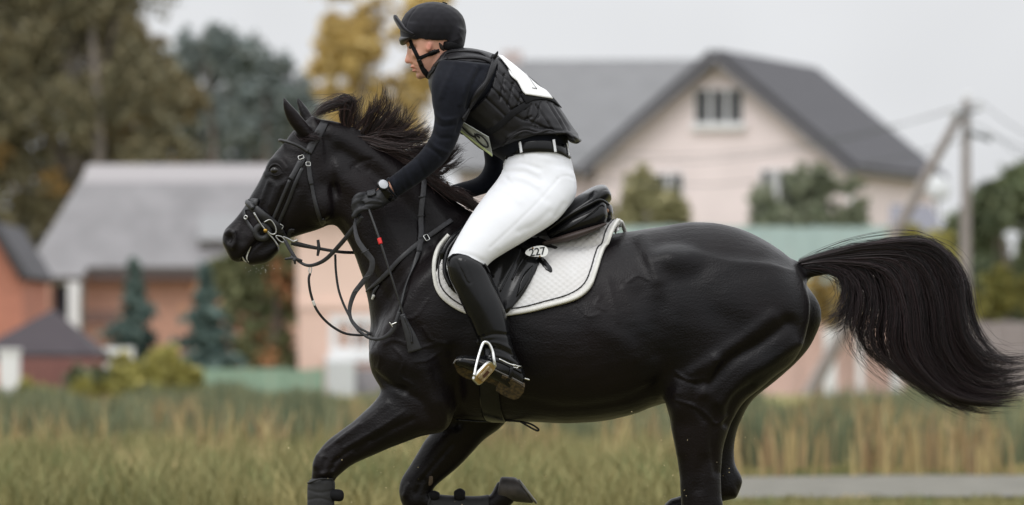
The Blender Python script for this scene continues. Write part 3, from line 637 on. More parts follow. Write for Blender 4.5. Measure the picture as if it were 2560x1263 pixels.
shrub('green bush climbing over the teal fence by the pink house', 2030, 900, 144, scatter(1900, 2165, 430, 580, 32, 24, 50), 7500, leafm('grey_green_leaves', srgb(118, 126, 102), srgb(160, 162, 138)), 'tall_shrub', .11)
shrub('orange yellow shrub between croup and tail', 2080, 960, 119, scatter(2040, 2170, 690, 800, 14, 24, 44), 3600, leafm('orange_leaves', srgb(152, 128, 76), srgb(180, 156, 100)))
shrub('bright yellow green shrub above the tail by the pole', 2300, 940, 122, scatter(2240, 2400, 590, 700, 14, 24, 44), 4200, L_bush)
for i, (xa, xb, ya, yb, Dd, lab) in enumerate(((2430, 2530, 480, 800, 148, 'dense dark green tree right of the pole'), (2520, 2640, 430, 780, 152, 'dense green tree at the right edge'), (2385, 2480, 560, 800, 150, 'low green tree directly behind the pole foot'))):
    tree('hedge_tree', lab, 'tree', (xa + xb) / 2, 960, Dd, ((xa + xb) / 2, ya), (L_dk, leafm('light_hedge_leaves', srgb(92, 104, 76), srgb(128, 134, 98)), L_green)[i], scatter(xa, xb, ya, yb, 24, 34, 62), 14000, .11, .16, M_bark, 'trees at the right edge', 6)
shrub('yellowish shrub under the dark green tree at right', 2480, 960, 112, scatter(2425, 2600, 690, 800, 14, 26, 44), 4200, leafm('mixed_shrub_leaves', srgb(120, 120, 66), srgb(150, 140, 80)))
for x_, lab in ((470, 'hazy far tree low between the two spruces'), (1090, 'hazy far tree behind the salmon house'), (2390, 'hazy far tree low behind the utility pole'), (2600, 'hazy far tree at the right edge of the horizon')):
    tree('distant_tree', lab, 'tree', x_, 900, 330, (x_, 560), L_green, scatter(x_ - 70, x_ + 70, 610, 850, 12, 40, 70), 1500, .45, .25, M_bark, 'distant trees on the horizon', 2)
# ================================================================== the horse
M_coat = mat('black_horse_coat', (0.0022, 0.0020, 0.0027), rough=0.34, col2=(0.0075, 0.0048, 0.0052), scale=2.6, bump=0.9, bscale=150.0, spec=0.17, sheen=0.02, detail=6, bdist=0.0015)
M_hair = mat('black_brown_horsehair', (0.006, 0.0045, 0.005), rough=0.36, col2=(0.030, 0.0165, 0.018), scale=4.0, island=0.75, spec=0.4)
M_hoof = mat('dark_hoof_horn', (0.016, 0.014, 0.013), rough=0.6, col2=(0.055, 0.045, 0.04), scale=25, bump=0.3, bscale=90)

def mir(st): return [tuple(s[:5]) + (-s[5],) + tuple(s[6:]) for s in st]
trunk = [(985, 720, 955, 950, .15, 0), (1050, 645, 1010, 1005, .205, 0), (1120, 580, 1105, 1040, .24, 0), (1210, 556, 1210, 1052, .268, 0, .06),
         (1320, 592, 1330, 1056, .295, 0, .10), (1430, 602, 1450, 1058, .308, 0, .12), (1540, 584, 1560, 1043, .302, 0, .14),
         (1640, 569, 1650, 1012, .288, 0, .16), (1740, 555, 1750, 985, .272, 0, .16), (1845, 570, 1850, 960, .245, 0, .1),
         (1930, 612, 1930, 900, .205, 0), (1990, 660, 1985, 850, .15, 0), (2016, 700, 2008, 800, .08, 0)]
neck = [(788, 296, 822, 545, .065, 0), (860, 309, 862, 592, .076, 0, .25), (960, 352, 893, 655, .09, 0, .35), (1060, 425, 915, 730, .115, 0, .35),
        (1150, 512, 926, 800, .15, 0, .3), (1220, 548, 922, 875, .185, 0, .2), (1300, 592, 940, 945, .205, 0), (1330, 660, 1000, 990, .19, 0)]
shoulder = [(1110, 590, 1235, 610, .05, -.12), (1030, 690, 1205, 740, .08, -.16), (960, 800, 1165, 870, .095, -.165), (932, 880, 1135, 970, .095, -.155), (955, 950, 1115, 1040, .085, -.145)]
fore_near = [(940, 880, 1140, 985, .085, -.145), (955, 972, 1118, 1072, .088, -.15), (905, 1034, 1050, 1092, .076, -.155), (858, 1072, 962, 1126, .062, -.155),
             (816, 1104, 886, 1160, .053, -.155), (785, 1148, 852, 1186, .051, -.155), (779, 1188, 842, 1196, .046, -.155), (778, 1220, 832, 1222, .037, -.155),
             (777, 1320, 824, 1322, .032, -.155), (774, 1400, 832, 1400, .037, -.155), (769, 1432, 836, 1440, .037, -.155), (752, 1475, 806, 1490, .033, -.155), (745, 1495, 808, 1510, .036, -.155)]
fore_far = [(1010, 920, 1275, 985, .085, .14), (1082, 1050, 1268, 1052, .085, .15), (1058, 1108, 1207, 1104, .07, .155), (1030, 1155, 1150, 1164, .056, .155),
            (1003, 1200, 1092, 1213, .049, .155), (998, 1238, 1074, 1238, .047, .155), (1012, 1280, 1062, 1252, .042, .155)]
cannon_far = [(1030, 1222, 1022, 1290, .04, .155), (1085, 1234, 1080, 1280, .036, .155), (1178, 1244, 1176, 1284, .033, .155), (1222, 1238, 1222, 1288, .038, .155),
              (1234, 1222, 1262, 1276, .037, .155), (1246, 1200, 1290, 1250, .035, .155)]
thigh = [(1690, 640, 1985, 680, .09, -.12), (1660, 745, 2026, 760, .125, -.145), (1648, 880, 1998, 884, .132, -.155), (1655, 955, 1925, 952, .122, -.155),
         (1670, 1028, 1853, 1014, .102, -.155), (1684, 1100, 1816, 1092, .082, -.155), (1696, 1170, 1804, 1160, .065, -.155), (1701, 1230, 1803, 1235, .056, -.155),
         (1704, 1285, 1808, 1268, .052, -.155), (1714, 1335, 1792, 1345, .043, -.155), (1708, 1425, 1768, 1440, .036, -.155), (1688, 1478, 1762, 1490, .04, -.155),
         (1664, 1505, 1730, 1528, .035, -.155), (1650, 1518, 1722, 1538, .036, -.155)]
thigh_far = [(1700, 640, 2000, 690, .09, .12), (1680, 760, 2053, 775, .125, .145), (1672, 870, 2028, 862, .132, .155), (1690, 950, 1955, 940, .122, .155),
             (1722, 1010, 1882, 1000, .1, .155), (1738, 1080, 1842, 1078, .08, .155), (1748, 1150, 1836, 1150, .06, .155), (1752, 1205, 1856, 1200, .052, .155), (1775, 1240, 1846, 1235, .045, .155)]
cannon_hind_far = [(1822, 1190, 1842, 1246, .045, .155), (1760, 1212, 1778, 1262, .038, .155), (1700, 1240, 1715, 1284, .036, .155), (1672, 1250, 1690, 1300, .04, .155), (1640, 1290, 1680, 1318, .034, .155), (1628, 1312, 1674, 1336, .036, .155)]
head = [(780, 288, 842, 440, .058, 0), (738, 322, 838, 530, .078, 0), (706, 362, 833, 556, .09, 0, -.05), (677, 397, 798, 574, .094, 0, -.15),
        (652, 446, 752, 587, .08, 0, -.05), (625, 491, 716, 600, .064, 0), (604, 527, 696, 616, .056, 0), (578, 557, 676, 634, .055, 0), (560, 577, 650, 646, .053, 0),
        (555, 603, 616, 653, .046, 0), (568, 632, 596, 656, .034, 0), (576, 648, 588, 656, .022, 0)]
ear_near = [(705.5, 237, 709.5, 238, .004, -.075), (706.5, 255, 722, 256, .012, -.074), (710, 280, 744, 278, .019, -.07), (719, 303, 764, 302, .022, -.065), (736, 326, 780, 326, .026, -.055), (756, 348, 792, 340, .03, -.045)]
ear_far = [(739, 240, 743, 240, .004, .06), (741, 255, 757, 255, .012, .06), (746, 275, 771, 274, .018, .055), (753, 298, 784, 294, .022, .05), (770, 325, 796, 318, .026, .045)]
lip_low = [(690, 600, 700, 628, .045, 0), (660, 612, 672, 654, .046, 0), (632, 622, 648, 661, .043, 0), (612, 640, 622, 664, .034, 0)]
dock = [(1985, 655, 1990, 700, .03, 0), (2030, 658, 2034, 692, .026, 0), (2075, 652, 2076, 684, .02, 0), (2130, 644, 2128, 664, .014, 0), (2180, 645, 2180, 658, .008, 0)]
pieces = [(*loft(trunk, n=48), 0), (*loft(neck, n=40), .05), (*loft(shoulder), .04), (*loft(mir(shoulder)), .04), (*loft(fore_near), .035), (*loft(fore_far), .035), (*loft(cannon_far), .02),
          (*loft(thigh, n=40), .045), (*loft(thigh_far, n=40), .045), (*loft(cannon_hind_far), .02), (*loft(head, n=40), .03), (*loft(ear_near), .012), (*loft(ear_far), .012), (*loft(lip_low), .012),
          (*loft(dock), .03)]
# cheek, brow, hip, stifle and breast forms
for sgn in (-1, 1):
    pieces += [(*ball(805, 515, sgn * .05, .055, .045, .062), .03), (*ball(1690, 655, sgn * .185, .08, .06, .05), .05),
               (*ball(1712, 985, sgn * .2, .055, .06, .08), .05), (*ball(985, 900, sgn * .11, .085, .1, .1), .05), (*ball(1085, 1010, sgn * .16, .06, .06, .07), .04), (*ball(588, 602, sgn * .038, .03, .022, .034), .012)]
for sgn in (-1, 1): pieces.append((*ball(574, 597, sgn * .056, .0125, .030, .0225, -.25), 0, True))
def coat_relief(m):
    """hide folds, hair grain and uneven gloss"""
    n = m.node_tree; b = n.nodes['Principled BSDF']; tc_ = n.nodes.new('ShaderNodeTexCoord'); old = b.inputs['Normal'].links[0].from_node
    mp = n.nodes.new('ShaderNodeMapping'); mp.inputs['Rotation'].default_value = (0, .5, 0); mp.inputs['Scale'].default_value = (22, 40, 60); n.links.new(tc_.outputs['Object'], mp.inputs['Vector'])
    a = n.nodes.new('ShaderNodeTexNoise'); a.inputs['Scale'].default_value = 1.0; a.inputs['Detail'].default_value = 4; a.inputs['Distortion'].default_value = 1.2; n.links.new(mp.outputs[0], a.inputs['Vector'])
    bp = n.nodes.new('ShaderNodeBump'); bp.inputs['Strength'].default_value = .2; bp.inputs['Distance'].default_value = .006; n.links.new(a.outputs[0], bp.inputs['Height']); n.links.new(bp.outputs[0], old.inputs['Normal'])
    g = n.nodes.new('ShaderNodeTexNoise'); g.inputs['Scale'].default_value = 7; g.inputs['Detail'].default_value = 6; n.links.new(tc_.outputs['Object'], g.inputs['Vector'])
    mr = n.nodes.new('ShaderNodeMapRange'); mr.inputs['From Min'].default_value = .3; mr.inputs['From Max'].default_value = .7; mr.inputs['To Min'].default_value = .28; mr.inputs['To Max'].default_value = .45; n.links.new(g.outputs[0], mr.inputs['Value']); n.links.new(mr.outputs[0], b.inputs['Roughness'])
coat_relief(M_coat)
HV, HQ = fuse(pieces, vox=0.0055, blur=1)
HV = lap(HV, HQ, 3, .5)
sc = [
    # head: cheek edge, face crest, veins, eye socket, nostril, mouth
    ([(835, 470), (838, 530), (815, 562)], 10, -7), ([(716, 440), (690, 490), (668, 540)], 9, 4), ([(740, 470), (712, 530), (700, 580)], 12, -5),
    ([(668, 416), (682, 402), (704, 404), (718, 420)], 9, 5), ([(672, 446), (694, 450), (714, 440)], 8, -4), ([(662, 432), (676, 452)], 6, 3), ([(672, 455), (655, 500), (640, 530)], 5, 3),
    ([(690, 465), (672, 515)], 3.5, 2.2), ([(705, 470), (690, 530), (672, 560)], 4, -2.5),
    ([(586, 582), (590, 600), (582, 620)], 4, 4), ([(564, 584), (574, 577), (586, 582)], 4, 3),
    ([(652, 600), (628, 622), (606, 652)], 4.5, -9), ([(640, 588), (612, 618), (596, 640)], 9, 3),
    ([(612, 560), (600, 600)], 12, -4), ([(640, 560), (625, 590)], 10, 3),
    # neck: jugular groove, crest ridge, muscle planes
    ([(850, 560), (905, 640), (950, 720), (975, 800)], 16, -7), ([(830, 330), (900, 372), (1000, 440), (1080, 520), (1130, 590)], 24, 7), ([(850, 380), (940, 440), (1030, 530), (1080, 600)], 20, -8),
    ([(840, 430), (920, 500), (990, 590), (1020, 690)], 26, 7), ([(815, 350), (825, 420), (838, 480)], 12, -6), ([(880, 420), (900, 405), (930, 398)], 5, -2),
    # shoulder blade edge, breast, upper arm
    ([(1150, 610), (1060, 700), (985, 800), (945, 880)], 22, 6), ([(1110, 590), (1020, 680), (955, 780), (930, 850)], 18, -8), ([(1040, 830), (1100, 900), (1130, 980)], 24, -7),
    ([(1000, 900), (1060, 930), (1090, 1000)], 26, 7), ([(935, 935), (975, 965), (1010, 975)], 9, -7), ([(1140, 1060), (1145, 960), (1130, 880)], 16, -9),
    ([(1010, 980), (1060, 1010), (1080, 1060)], 12, -5), ([(965, 1010), (905, 1060), (850, 1100)], 10, 4), ([(1030, 1050), (960, 1085), (890, 1130)], 8, -4), ([(1010, 1030), (940, 1075), (860, 1120)], 4, 2),
    ([(796, 1142), (790, 1165)], 9, 5), ([(806, 1186), (830, 1180)], 6, 3), ([(812, 1150), (806, 1178)], 5, -3), ([(846, 1148), (826, 1180), (820, 1200)], 6, -4), ([(900, 1060), (850, 1096), (815, 1124)], 4, 2.5), ([(925, 1100), (870, 1130), (835, 1156)], 4, -3), ([(1020, 1216), (1012, 1240)], 7, 4), ([(1060, 1200), (1040, 1235)], 6, -3), ([(1130, 1110), (1080, 1170), (1050, 1205)], 5, -3), ([(784, 1196), (840, 1198)], 6, -3),
    # barrel: flank hollow, ribs, flank fold, belly
    ([(1600, 740), (1636, 790), (1645, 880)], 30, -7), ([(1644, 700), (1622, 645), (1604, 596)], 18, 8), ([(1652, 760), (1650, 850), (1664, 930), (1685, 1000)], 22, -5),
    ([(1480, 800), (1560, 860), (1600, 940)], 30, 5), ([(1560, 720), (1590, 800), (1590, 900)], 7, 2.5), ([(1520, 700), (1545, 800)], 8, 2), ([(1300, 1000), (1420, 1020), (1560, 1000), (1640, 960)], 12, -4),
    # quarters: croup plane, biceps and semitendinosus lines, stifle, gaskin
    ([(1700, 600), (1730, 680), (1770, 760), (1850, 830)], 34, -5), ([(1900, 640), (1960, 740), (1960, 840)], 40, 8), ([(1970, 810), (1900, 860), (1830, 900), (1770, 960)], 18, -13), ([(1930, 790), (1850, 850), (1780, 900), (1730, 930)], 16, 5),
    ([(1990, 860), (1920, 905), (1850, 950), (1800, 1010)], 16, 9), ([(1790, 900), (1770, 950), (1760, 985)], 12, 7), ([(1880, 965), (1835, 1000), (1815, 1060)], 9, -6), ([(1740, 960), (1735, 1010), (1760, 1050)], 9, -4),
    ([(1690, 985), (1690, 1060), (1700, 1130)], 16, 5), ([(1790, 1020), (1780, 1100), (1790, 1180)], 10, -5), ([(1725, 1010), (1760, 1030), (1790, 1060), (1815, 1040)], 4, 2.5), ([(1690, 1000), (1735, 1015)], 3.5, 2),
    ([(1760, 1150), (1745, 1220)], 14, -4), ([(1690, 930), (1720, 950), (1760, 945)], 4, 2), ([(1690, 945), (1740, 962)], 4, -2),
    # surface veins
    ([(1620, 700), (1595, 690), (1570, 705)], 3.5, 2), ([(985, 870), (1010, 900), (1000, 940), (1030, 960)], 3.5, 2), ([(960, 860), (990, 850), (1040, 870), (1090, 860)], 3.5, 1.8),
    ([(1060, 820), (1080, 850), (1120, 860)], 3.5, 1.8), ([(1000, 800), (1040, 790), (1070, 750)], 3.5, 1.5), ([(940, 850), (950, 890), (945, 920)], 3.5, 1.6), ([(1040, 905), (1070, 900), (1100, 880)], 3.5, 1.8),
    ([(1480, 720), (1500, 740), (1490, 760), (1510, 775)], 3.5, 1.8), ([(1440, 760), (1470, 790), (1500, 785)], 3.5, 1.6), ([(880, 410), (915, 430), (930, 405)], 3, -1.5),
]
sc = [(s_[0], s_[1], s_[2] * (1.45 if s_[1] > 6 else 1.7)) for s_ in sc]
HV = sculpt(HV, HQ, sc)
# uneven hide
nn = normals(HV, HQ)
wob = (np.sin(HV[:, 0] * 23 + 3 * np.sin(HV[:, 2] * 17)) * np.sin(HV[:, 2] * 29 + 2 * np.sin(HV[:, 0] * 13))) * .0009
HV = HV + nn * wob[:, None]
HV = lap(HV, HQ, 1, .4)
horse = mk('horse', HV, HQ, M_coat)
tag(horse, 'black horse galloping to the left with flying mane and tail, wearing full tack', 'horse')
S_horse = Surf((HV, HQ))

# eye
bm = bmesh.new(); bmesh.ops.create_uvsphere(bm, u_segments=24, v_segments=16, radius=0.019); me = bpy.data.meshes.new('eye'); bm.to_mesh(me); bm.free()
me.polygons.foreach_set('use_smooth', [True] * len(me.polygons)); me.materials.append(mat('dark_eye', (0.006, 0.004, 0.003), rough=0.05, var=.2, spec=.45))
for sgn in (-1, 1):
    l, n_ = S_horse.hit(689, 426)
    o = link('eye', me, horse); o.location = (l[0], (l[1] + .0095) * -sgn, l[2]); o.scale = (1.0, .85, .75)
for nm, pts, r_ in (('upper_eyelid', [(671, 430), (677, 417), (689, 411), (701, 417), (708, 429)], [.002, .0055, .0065, .0055, .002]), ('lower_eyelid', [(672, 431), (680, 437), (690, 440), (700, 437), (708, 430)], [.0015, .003, .0035, .003, .0015])):
    L_, N_ = S_horse.lay(pts, 5); mk(nm, *tube(L_ - N_ * .001, np.interp(np.linspace(0, 1, len(L_)), np.linspace(0, 1, 5), r_), 8), M_coat, horse)
# hooves
def hoof(pts_top, pts_bot, hd, Y):
    V, T = loft([(*pts_top, hd * .82, Y), (*[(a * .3 + b * .7) for a, b in zip(pts_top, pts_bot)], hd * .97, Y), (*pts_bot, hd, Y)], n=24)
    V, T = fuse([(V, T, 0)], vox=.004, blur=4, hw=5); return mk('hoof', V, T, M_hoof, horse, True)
hoof((742, 1486, 812, 1506), (722, 1546, 808, 1552), .058, -.155)
hoof((1251, 1191, 1240, 1250), (1290, 1193, 1340, 1260), .052, .155)
A_, B_ = P(1292, 1194, .155), P(1342, 1260, .155); tube_obj('horseshoe', [(A_ + B_) / 2 + (B_ - A_) * .46 * math.cos(t) + np.array([0, .045 * math.sin(t), 0]) for t in np.linspace(-2.6, 2.6, 14)], .0045, mat('worn_shoe_steel', (.20, .19, .18), rough=.5, metal=.8), horse)
hoof((1646, 1514, 1726, 1540), (1628, 1549, 1728, 1553), .058, -.155)
hoof((1626, 1306, 1680, 1336), (1592, 1352, 1666, 1384), .056, .155)

# ---- hair
def hair_from_guides(guides, n, clumps, K=16, spread=5.0, depth=(-.06, .06), tipspread=3.0, gmin=0.0, gmax=None, stray=.1, lenvar=.25, r0=(.0006, .0014), warp=3.0, cross=.12):
    """guides: list of pixel polylines, neighbouring guides bound a sheet of hair"""
    G = np.array([resample(cr(np.array(g, float), 6), K) for g in guides]); ng = len(guides); gmax = ng - 1 if gmax is None else gmax
    cg = rng.uniform(gmin, gmax, clumps); cy = rng.uniform(depth[0], depth[1], clumps); cl_ = rng.uniform(1 - lenvar, 1.0, clumps)
    cphase = rng.uniform(0, 6.3, clumps); c = rng.integers(0, clumps, n)
    tt = np.linspace(0, 1, K); cd = rng.normal(0, cross, clumps)
    g = np.clip((cg[c] + rng.normal(0, .10, n))[:, None] + cd[c][:, None] * np.sin(tt * 2.2)[None], 0, ng - 1 - 1e-6); i = g.astype(int); f = (g - i)[..., None]
    kk = np.broadcast_to(np.arange(K)[None], i.shape); base = G[i, kk] * (1 - f) + G[np.minimum(i + 1, ng - 1), kk] * f
    wa_, wb_, wf, wg = rng.normal(0, warp, clumps), rng.normal(0, warp, clumps), rng.uniform(2, 5, clumps), rng.uniform(0, 6, clumps)
    base[..., 0] += (wa_[c][:, None] * np.sin(wf[c][:, None] * tt + wg[c][:, None]) - (wa_ * np.sin(wg))[c][:, None]) * tt[None] ** .6
    base[..., 1] += (wb_[c][:, None] * np.cos(wf[c][:, None] * tt + wg[c][:, None]) - (wb_ * np.cos(wg))[c][:, None]) * tt[None] ** .6
    L = cl_[c] * rng.uniform(.85, 1, n); pos = L[:, None] * tt[None] * (K - 1); lo_ = np.clip(pos.astype(int), 0, K - 2); fr = pos - lo_
    b = np.take_along_axis(base, lo_[..., None], 1) * (1 - fr[..., None]) + np.take_along_axis(base, lo_[..., None] + 1, 1) * fr[..., None]
    w_ = tt[None] ** 0.8
    offx = rng.normal(0, 1, n); offy = rng.normal(0, 1, n)
    env = np.sin(np.clip(tt, 0, 1) * math.pi) * .8 + .25
    s1 = spread * env[None] * (1 - .55 * tt[None]) + tipspread * w_
    b[..., 0] += offx[:, None] * s1; b[..., 1] += offy[:, None] * s1
    wave = np.sin(tt[None] * 9 + cphase[c][:, None]) * 3.0 * w_; b[..., 1] += wave; b[..., 0] += .6 * wave
    sel = rng.random(n) < stray; k = sel.sum()
    b[sel, :, 0] += rng.normal(0, 14, (k, 1)) * w_ ** 2; b[sel, :, 1] += rng.normal(0, 14, (k, 1)) * w_ ** 2
    Y = cy[c][:, None] * (.35 + .65 * w_) + rng.normal(0, .006, (n, 1)) * (.4 + w_)
    s = (D0 + Y) / (D0 * PPM); X = np.stack([(b[..., 0] - 1280) * s, Y, CH + (HZ - b[..., 1]) * s], -1)
    return strands(X, rng.uniform(r0[0], r0[1], n), .00025, 2.0)
tail_g = [[(2012, 672), (2055, 670), (2088, 678), (2105, 705), (2103, 745), (2082, 782), (2052, 800)],
          [(2010, 669), (2060, 667), (2110, 682), (2136, 722), (2130, 775), (2098, 805), (2050, 828)],
          [(2008, 667), (2070, 664), (2130, 684), (2158, 740), (2142, 800), (2134, 840), (2165, 885), (2235, 925)],
          [(2006, 664), (2085, 660), (2160, 684), (2186, 760), (2170, 830), (2190, 890), (2260, 945), (2350, 985)],
          [(2005, 662), (2095, 656), (2190, 676), (2222, 770), (2214, 850), (2250, 920), (2340, 985), (2450, 1024)],
          [(2004, 660), (2105, 650), (2230, 664), (2272, 770), (2276, 860), (2320, 940), (2410, 1005), (2560, 1010)],
          [(2003, 658), (2100, 644), (2270, 648), (2322, 760), (2332, 860), (2380, 945), (2470, 985), (2600, 960)],
          [(2002, 656), (2090, 638), (2300, 632), (2368, 750), (2378, 850), (2425, 925), (2510, 945), (2615, 920)],
          [(2000, 654), (2075, 634), (2160, 616), (2320, 614), (2400, 690), (2416, 790), (2446, 862), (2500, 905), (2620, 900)]]
V1, F1 = hair_from_guides(tail_g, 5400, 90, r0=(.00045, .0010), K=26, spread=4.4, depth=(-.075, .075), tipspread=.8, gmin=4.5, stray=.1, lenvar=.38, warp=15, cross=.7)
V4, F4_ = hair_from_guides(tail_g, 500, 18, K=26, spread=4.0, depth=(-.08, .08), tipspread=1.2, gmin=4.5, stray=.1, lenvar=.05, warp=10, cross=.4)
V2, F2 = hair_from_guides(tail_g, 1500, 34, r0=(.0004, .0009), K=24, warp=9, cross=.35, spread=2.6, depth=(-.05, .05), tipspread=2.5, gmax=5.0, stray=.08, lenvar=.3)
V3, F3 = hair_from_guides(tail_g, 620, 300, K=20, spread=10, depth=(-.08, .08), tipspread=16, gmin=.5, stray=.5, lenvar=.1, r0=(.0004, .0007))
def cat(*vf):
    n = 0; Vs, Fs = [], []
    for v, f in vf: Vs.append(v); Fs.append(f + n); n += len(v)
    return np.concatenate(Vs), np.concatenate(Fs)
mk('tail', *cat((V1, F1), (V2, F2), (V3, F3), (V4, F4_)), M_hair, horse)
mane_a = [[(862, 322), (856, 292), (862, 268), (838, 268), (802, 280), (770, 302)], [(868, 326), (862, 288), (872, 258), (850, 254), (810, 272), (776, 296)],
          [(878, 330), (878, 284), (888, 248), (866, 244), (826, 262), (786, 284)]]
mane_b = [[(862, 324), (862, 296), (872, 262), (896, 240)], [(880, 332), (890, 292), (904, 256), (900, 232)], [(896, 338), (918, 296), (934, 262), (932, 228)], [(914, 346), (936, 306), (960, 268), (962, 226)],
          [(936, 354), (962, 320), (986, 288), (996, 240)], [(955, 364), (988, 336), (1016, 306), (1034, 262)]]
mane_c = [[(905, 344), (950, 326), (1004, 322), (1044, 292)], [(930, 354), (976, 336), (1026, 334), (1068, 300)], [(955, 366), (1004, 348), (1050, 342), (1086, 312)], [(985, 384), (1034, 362), (1076, 352), (1112, 322)],
          [(1020, 402), (1060, 380), (1104, 368), (1140, 340)], [(1060, 430), (1098, 406), (1132, 386), (1158, 356)], [(1090, 455), (1122, 430), (1154, 420), (1180, 428)]]
mane_d = [[(880, 340), (930, 350), (990, 362), (1050, 366)], [(930, 362), (985, 378), (1030, 390), (1085, 388)], [(985, 392), (1035, 408), (1075, 424), (1110, 436)], [(1040, 424), (1080, 446), (1110, 466), (1150, 486)],
          [(1080, 452), (1110, 478), (1150, 498), (1190, 520)]]
mane_e = [[(1090, 462), (1115, 470), (1150, 476), (1180, 500), (1196, 512)], [(1100, 470), (1130, 484), (1165, 500), (1195, 522), (1222, 520)], [(1100, 478), (1140, 500), (1175, 516), (1205, 530), (1235, 528)]]
MV, MF = cat(hair_from_guides(mane_a, 420, 16, spread=6, depth=(-.03, .015), tipspread=2.4, stray=.06, lenvar=.12),
             hair_from_guides(mane_b, 620, 24, r0=(.0004, .0010), spread=3.2, depth=(-.045, .03), tipspread=.9, warp=6, cross=.5, stray=.2, lenvar=.3),
             hair_from_guides(mane_c, 1100, 36, r0=(.0004, .0010), spread=3.2, depth=(-.05, .03), tipspread=.9, warp=6, cross=.5, stray=.2, lenvar=.35),
             hair_from_guides(mane_d, 900, 34, spread=3.4, depth=(-.075, -.035), tipspread=3, stray=.1, lenvar=.35),
             hair_from_guides(mane_e, 380, 20, spread=3, depth=(-.08, .06), tipspread=4, stray=.15, lenvar=.2),
             hair_from_guides(mane_b + mane_c, 160, 90, spread=7, depth=(-.05, .05), tipspread=12, stray=.4, lenvar=.2, r0=(.0004, .0007)))
M_mane = mat('brown_black_mane_backlit_tint', (0.008, 0.0055, 0.0055), rough=0.4, col2=(0.050, 0.027, 0.024), scale=4.0, island=0.7, spec=0.4)  # redder brown end paints in the tint of light coming through the hair
mk('mane', MV, MF, M_mane, horse)
fore_g = [[(765, 322), (775, 330), (790, 332), (806, 326)], [(748, 330), (765, 338), (785, 340), (808, 336)], [(738, 334), (756, 346), (780, 350), (800, 350)]]
mk('forelock', *hair_from_guides(fore_g, 260, 12, spread=3, depth=(-.085, -.07), tipspread=2, stray=.05), M_hair, horse)
# ================================================================== the rider
M_skin = mat('fair_skin', srgb(212, 160, 138), rough=.5, var=.08, scale=30, spec=.4, trans=.0, bump=.15, bscale=200, bdist=.0008)
def skin_face():
    """skin with darker stubble below the cheek and redder cheek, lips and ear"""
    m = M_skin; n = m.node_tree; b = n.nodes['Principled BSDF']; old = b.inputs['Base Color'].links[0].from_socket
    at_ = n.nodes.new('ShaderNodeAttribute'); at_.attribute_name = 'tone'; mx_ = n.nodes.new('ShaderNodeMix'); mx_.data_type = 'RGBA'
    mx_.inputs[7].default_value = (*srgb(126, 92, 80), 1); n.links.new(at_.outputs['Fac'], mx_.inputs['Factor']); n.links.new(old, mx_.inputs[6])
    at2 = n.nodes.new('ShaderNodeAttribute'); at2.attribute_name = 'flush'; m2 = n.nodes.new('ShaderNodeMix'); m2.data_type = 'RGBA'
    m2.inputs[7].default_value = (*srgb(196, 104, 92), 1); n.links.new(at2.outputs['Fac'], m2.inputs['Factor']); n.links.new(mx_.outputs[2], m2.inputs[6]); n.links.new(m2.outputs[2], b.inputs['Base Color'])
skin_face()
M_shirt = mat('navy_black_jersey', (0.0062, 0.0072, 0.0115), rough=.85, var=.25, scale=60, sheen=.08, spec=.15, bump=.25, bscale=400, bdist=.0008)
M_vest = mat('black_nylon_vest', (0.0085, 0.008, 0.0098), rough=.45, var=.2, scale=30, spec=.28, sheen=.04, bump=.3, bscale=250, bdist=.001)
M_breech = mat('white_breeches_cloth', (.70, .71, .735), rough=.8, var=.03, scale=14, sheen=.15, spec=.25, bump=.12, bscale=300, bdist=.0008)
M_leather = mat('black_leather', (0.005, 0.005, 0.0056), rough=.17, var=.25, scale=25, spec=.26, bump=.08, bscale=140, bdist=.0008)
M_strapb = mat('black_webbing', (0.006, 0.006, 0.007), rough=.8, var=.2, scale=80, spec=.2)
M_helm = mat('black_helmet_cover', (0.0125, 0.012, 0.0155), rough=.8, var=.12, scale=30, sheen=.2, spec=.2, bump=.2, bscale=500, bdist=.0006)
M_glove = mat('dark_grey_glove_leather', (0.020, 0.0205, 0.023), rough=.5, var=.3, scale=60, spec=.3, bump=.4, bscale=170, bdist=.001)
M_mud = mat('muddy_boot_sole', (0.010, 0.009, 0.008), rough=.85, col2=srgb(92, 76, 50), scale=90, bump=.6, bscale=90, detail=6, bdist=.003)
M_steel = mat('polished_steel', (.62, .62, .60), rough=.28, var=.08, scale=30, metal=1.0)
M_brass = mat('muddy_brass_steel', srgb(166, 128, 58), rough=.45, col2=srgb(196, 176, 130), scale=45, metal=.7)

skull = [(1090, 20, 1148, 60, .055, 0), (1050, 22, 1150, 95, .074, 0), (1026, 50, 1136, 118, .078, 0), (1016, 88, 1122, 132, .074, 0), (1018, 120, 1106, 148, .066, 0, -.05), (1026, 150, 1098, 168, .058, 0), (1036, 172, 1088, 186, .048, 0), (1047, 192, 1072, 196, .034, 0)]
neckr = [(1062, 130, 1134, 95, .055, 0), (1070, 165, 1140, 125, .06, 0), (1080, 195, 1160, 140, .075, 0), (1095, 230, 1190, 150, .1, 0)]
torso_b = [(1130, 140, 1085, 205, .08, 0), (1180, 138, 1092, 225, .15, 0), (1238, 152, 1112, 262, .178, 0), (1300, 190, 1140, 300, .175, 0), (1355, 235, 1180, 335, .16, 0), (1395, 290, 1225, 368, .15, 0), (1400, 350, 1280, 385, .135, 0), (1408, 420, 1284, 425, .135, 0), (1400, 490, 1295, 475, .12, 0)]
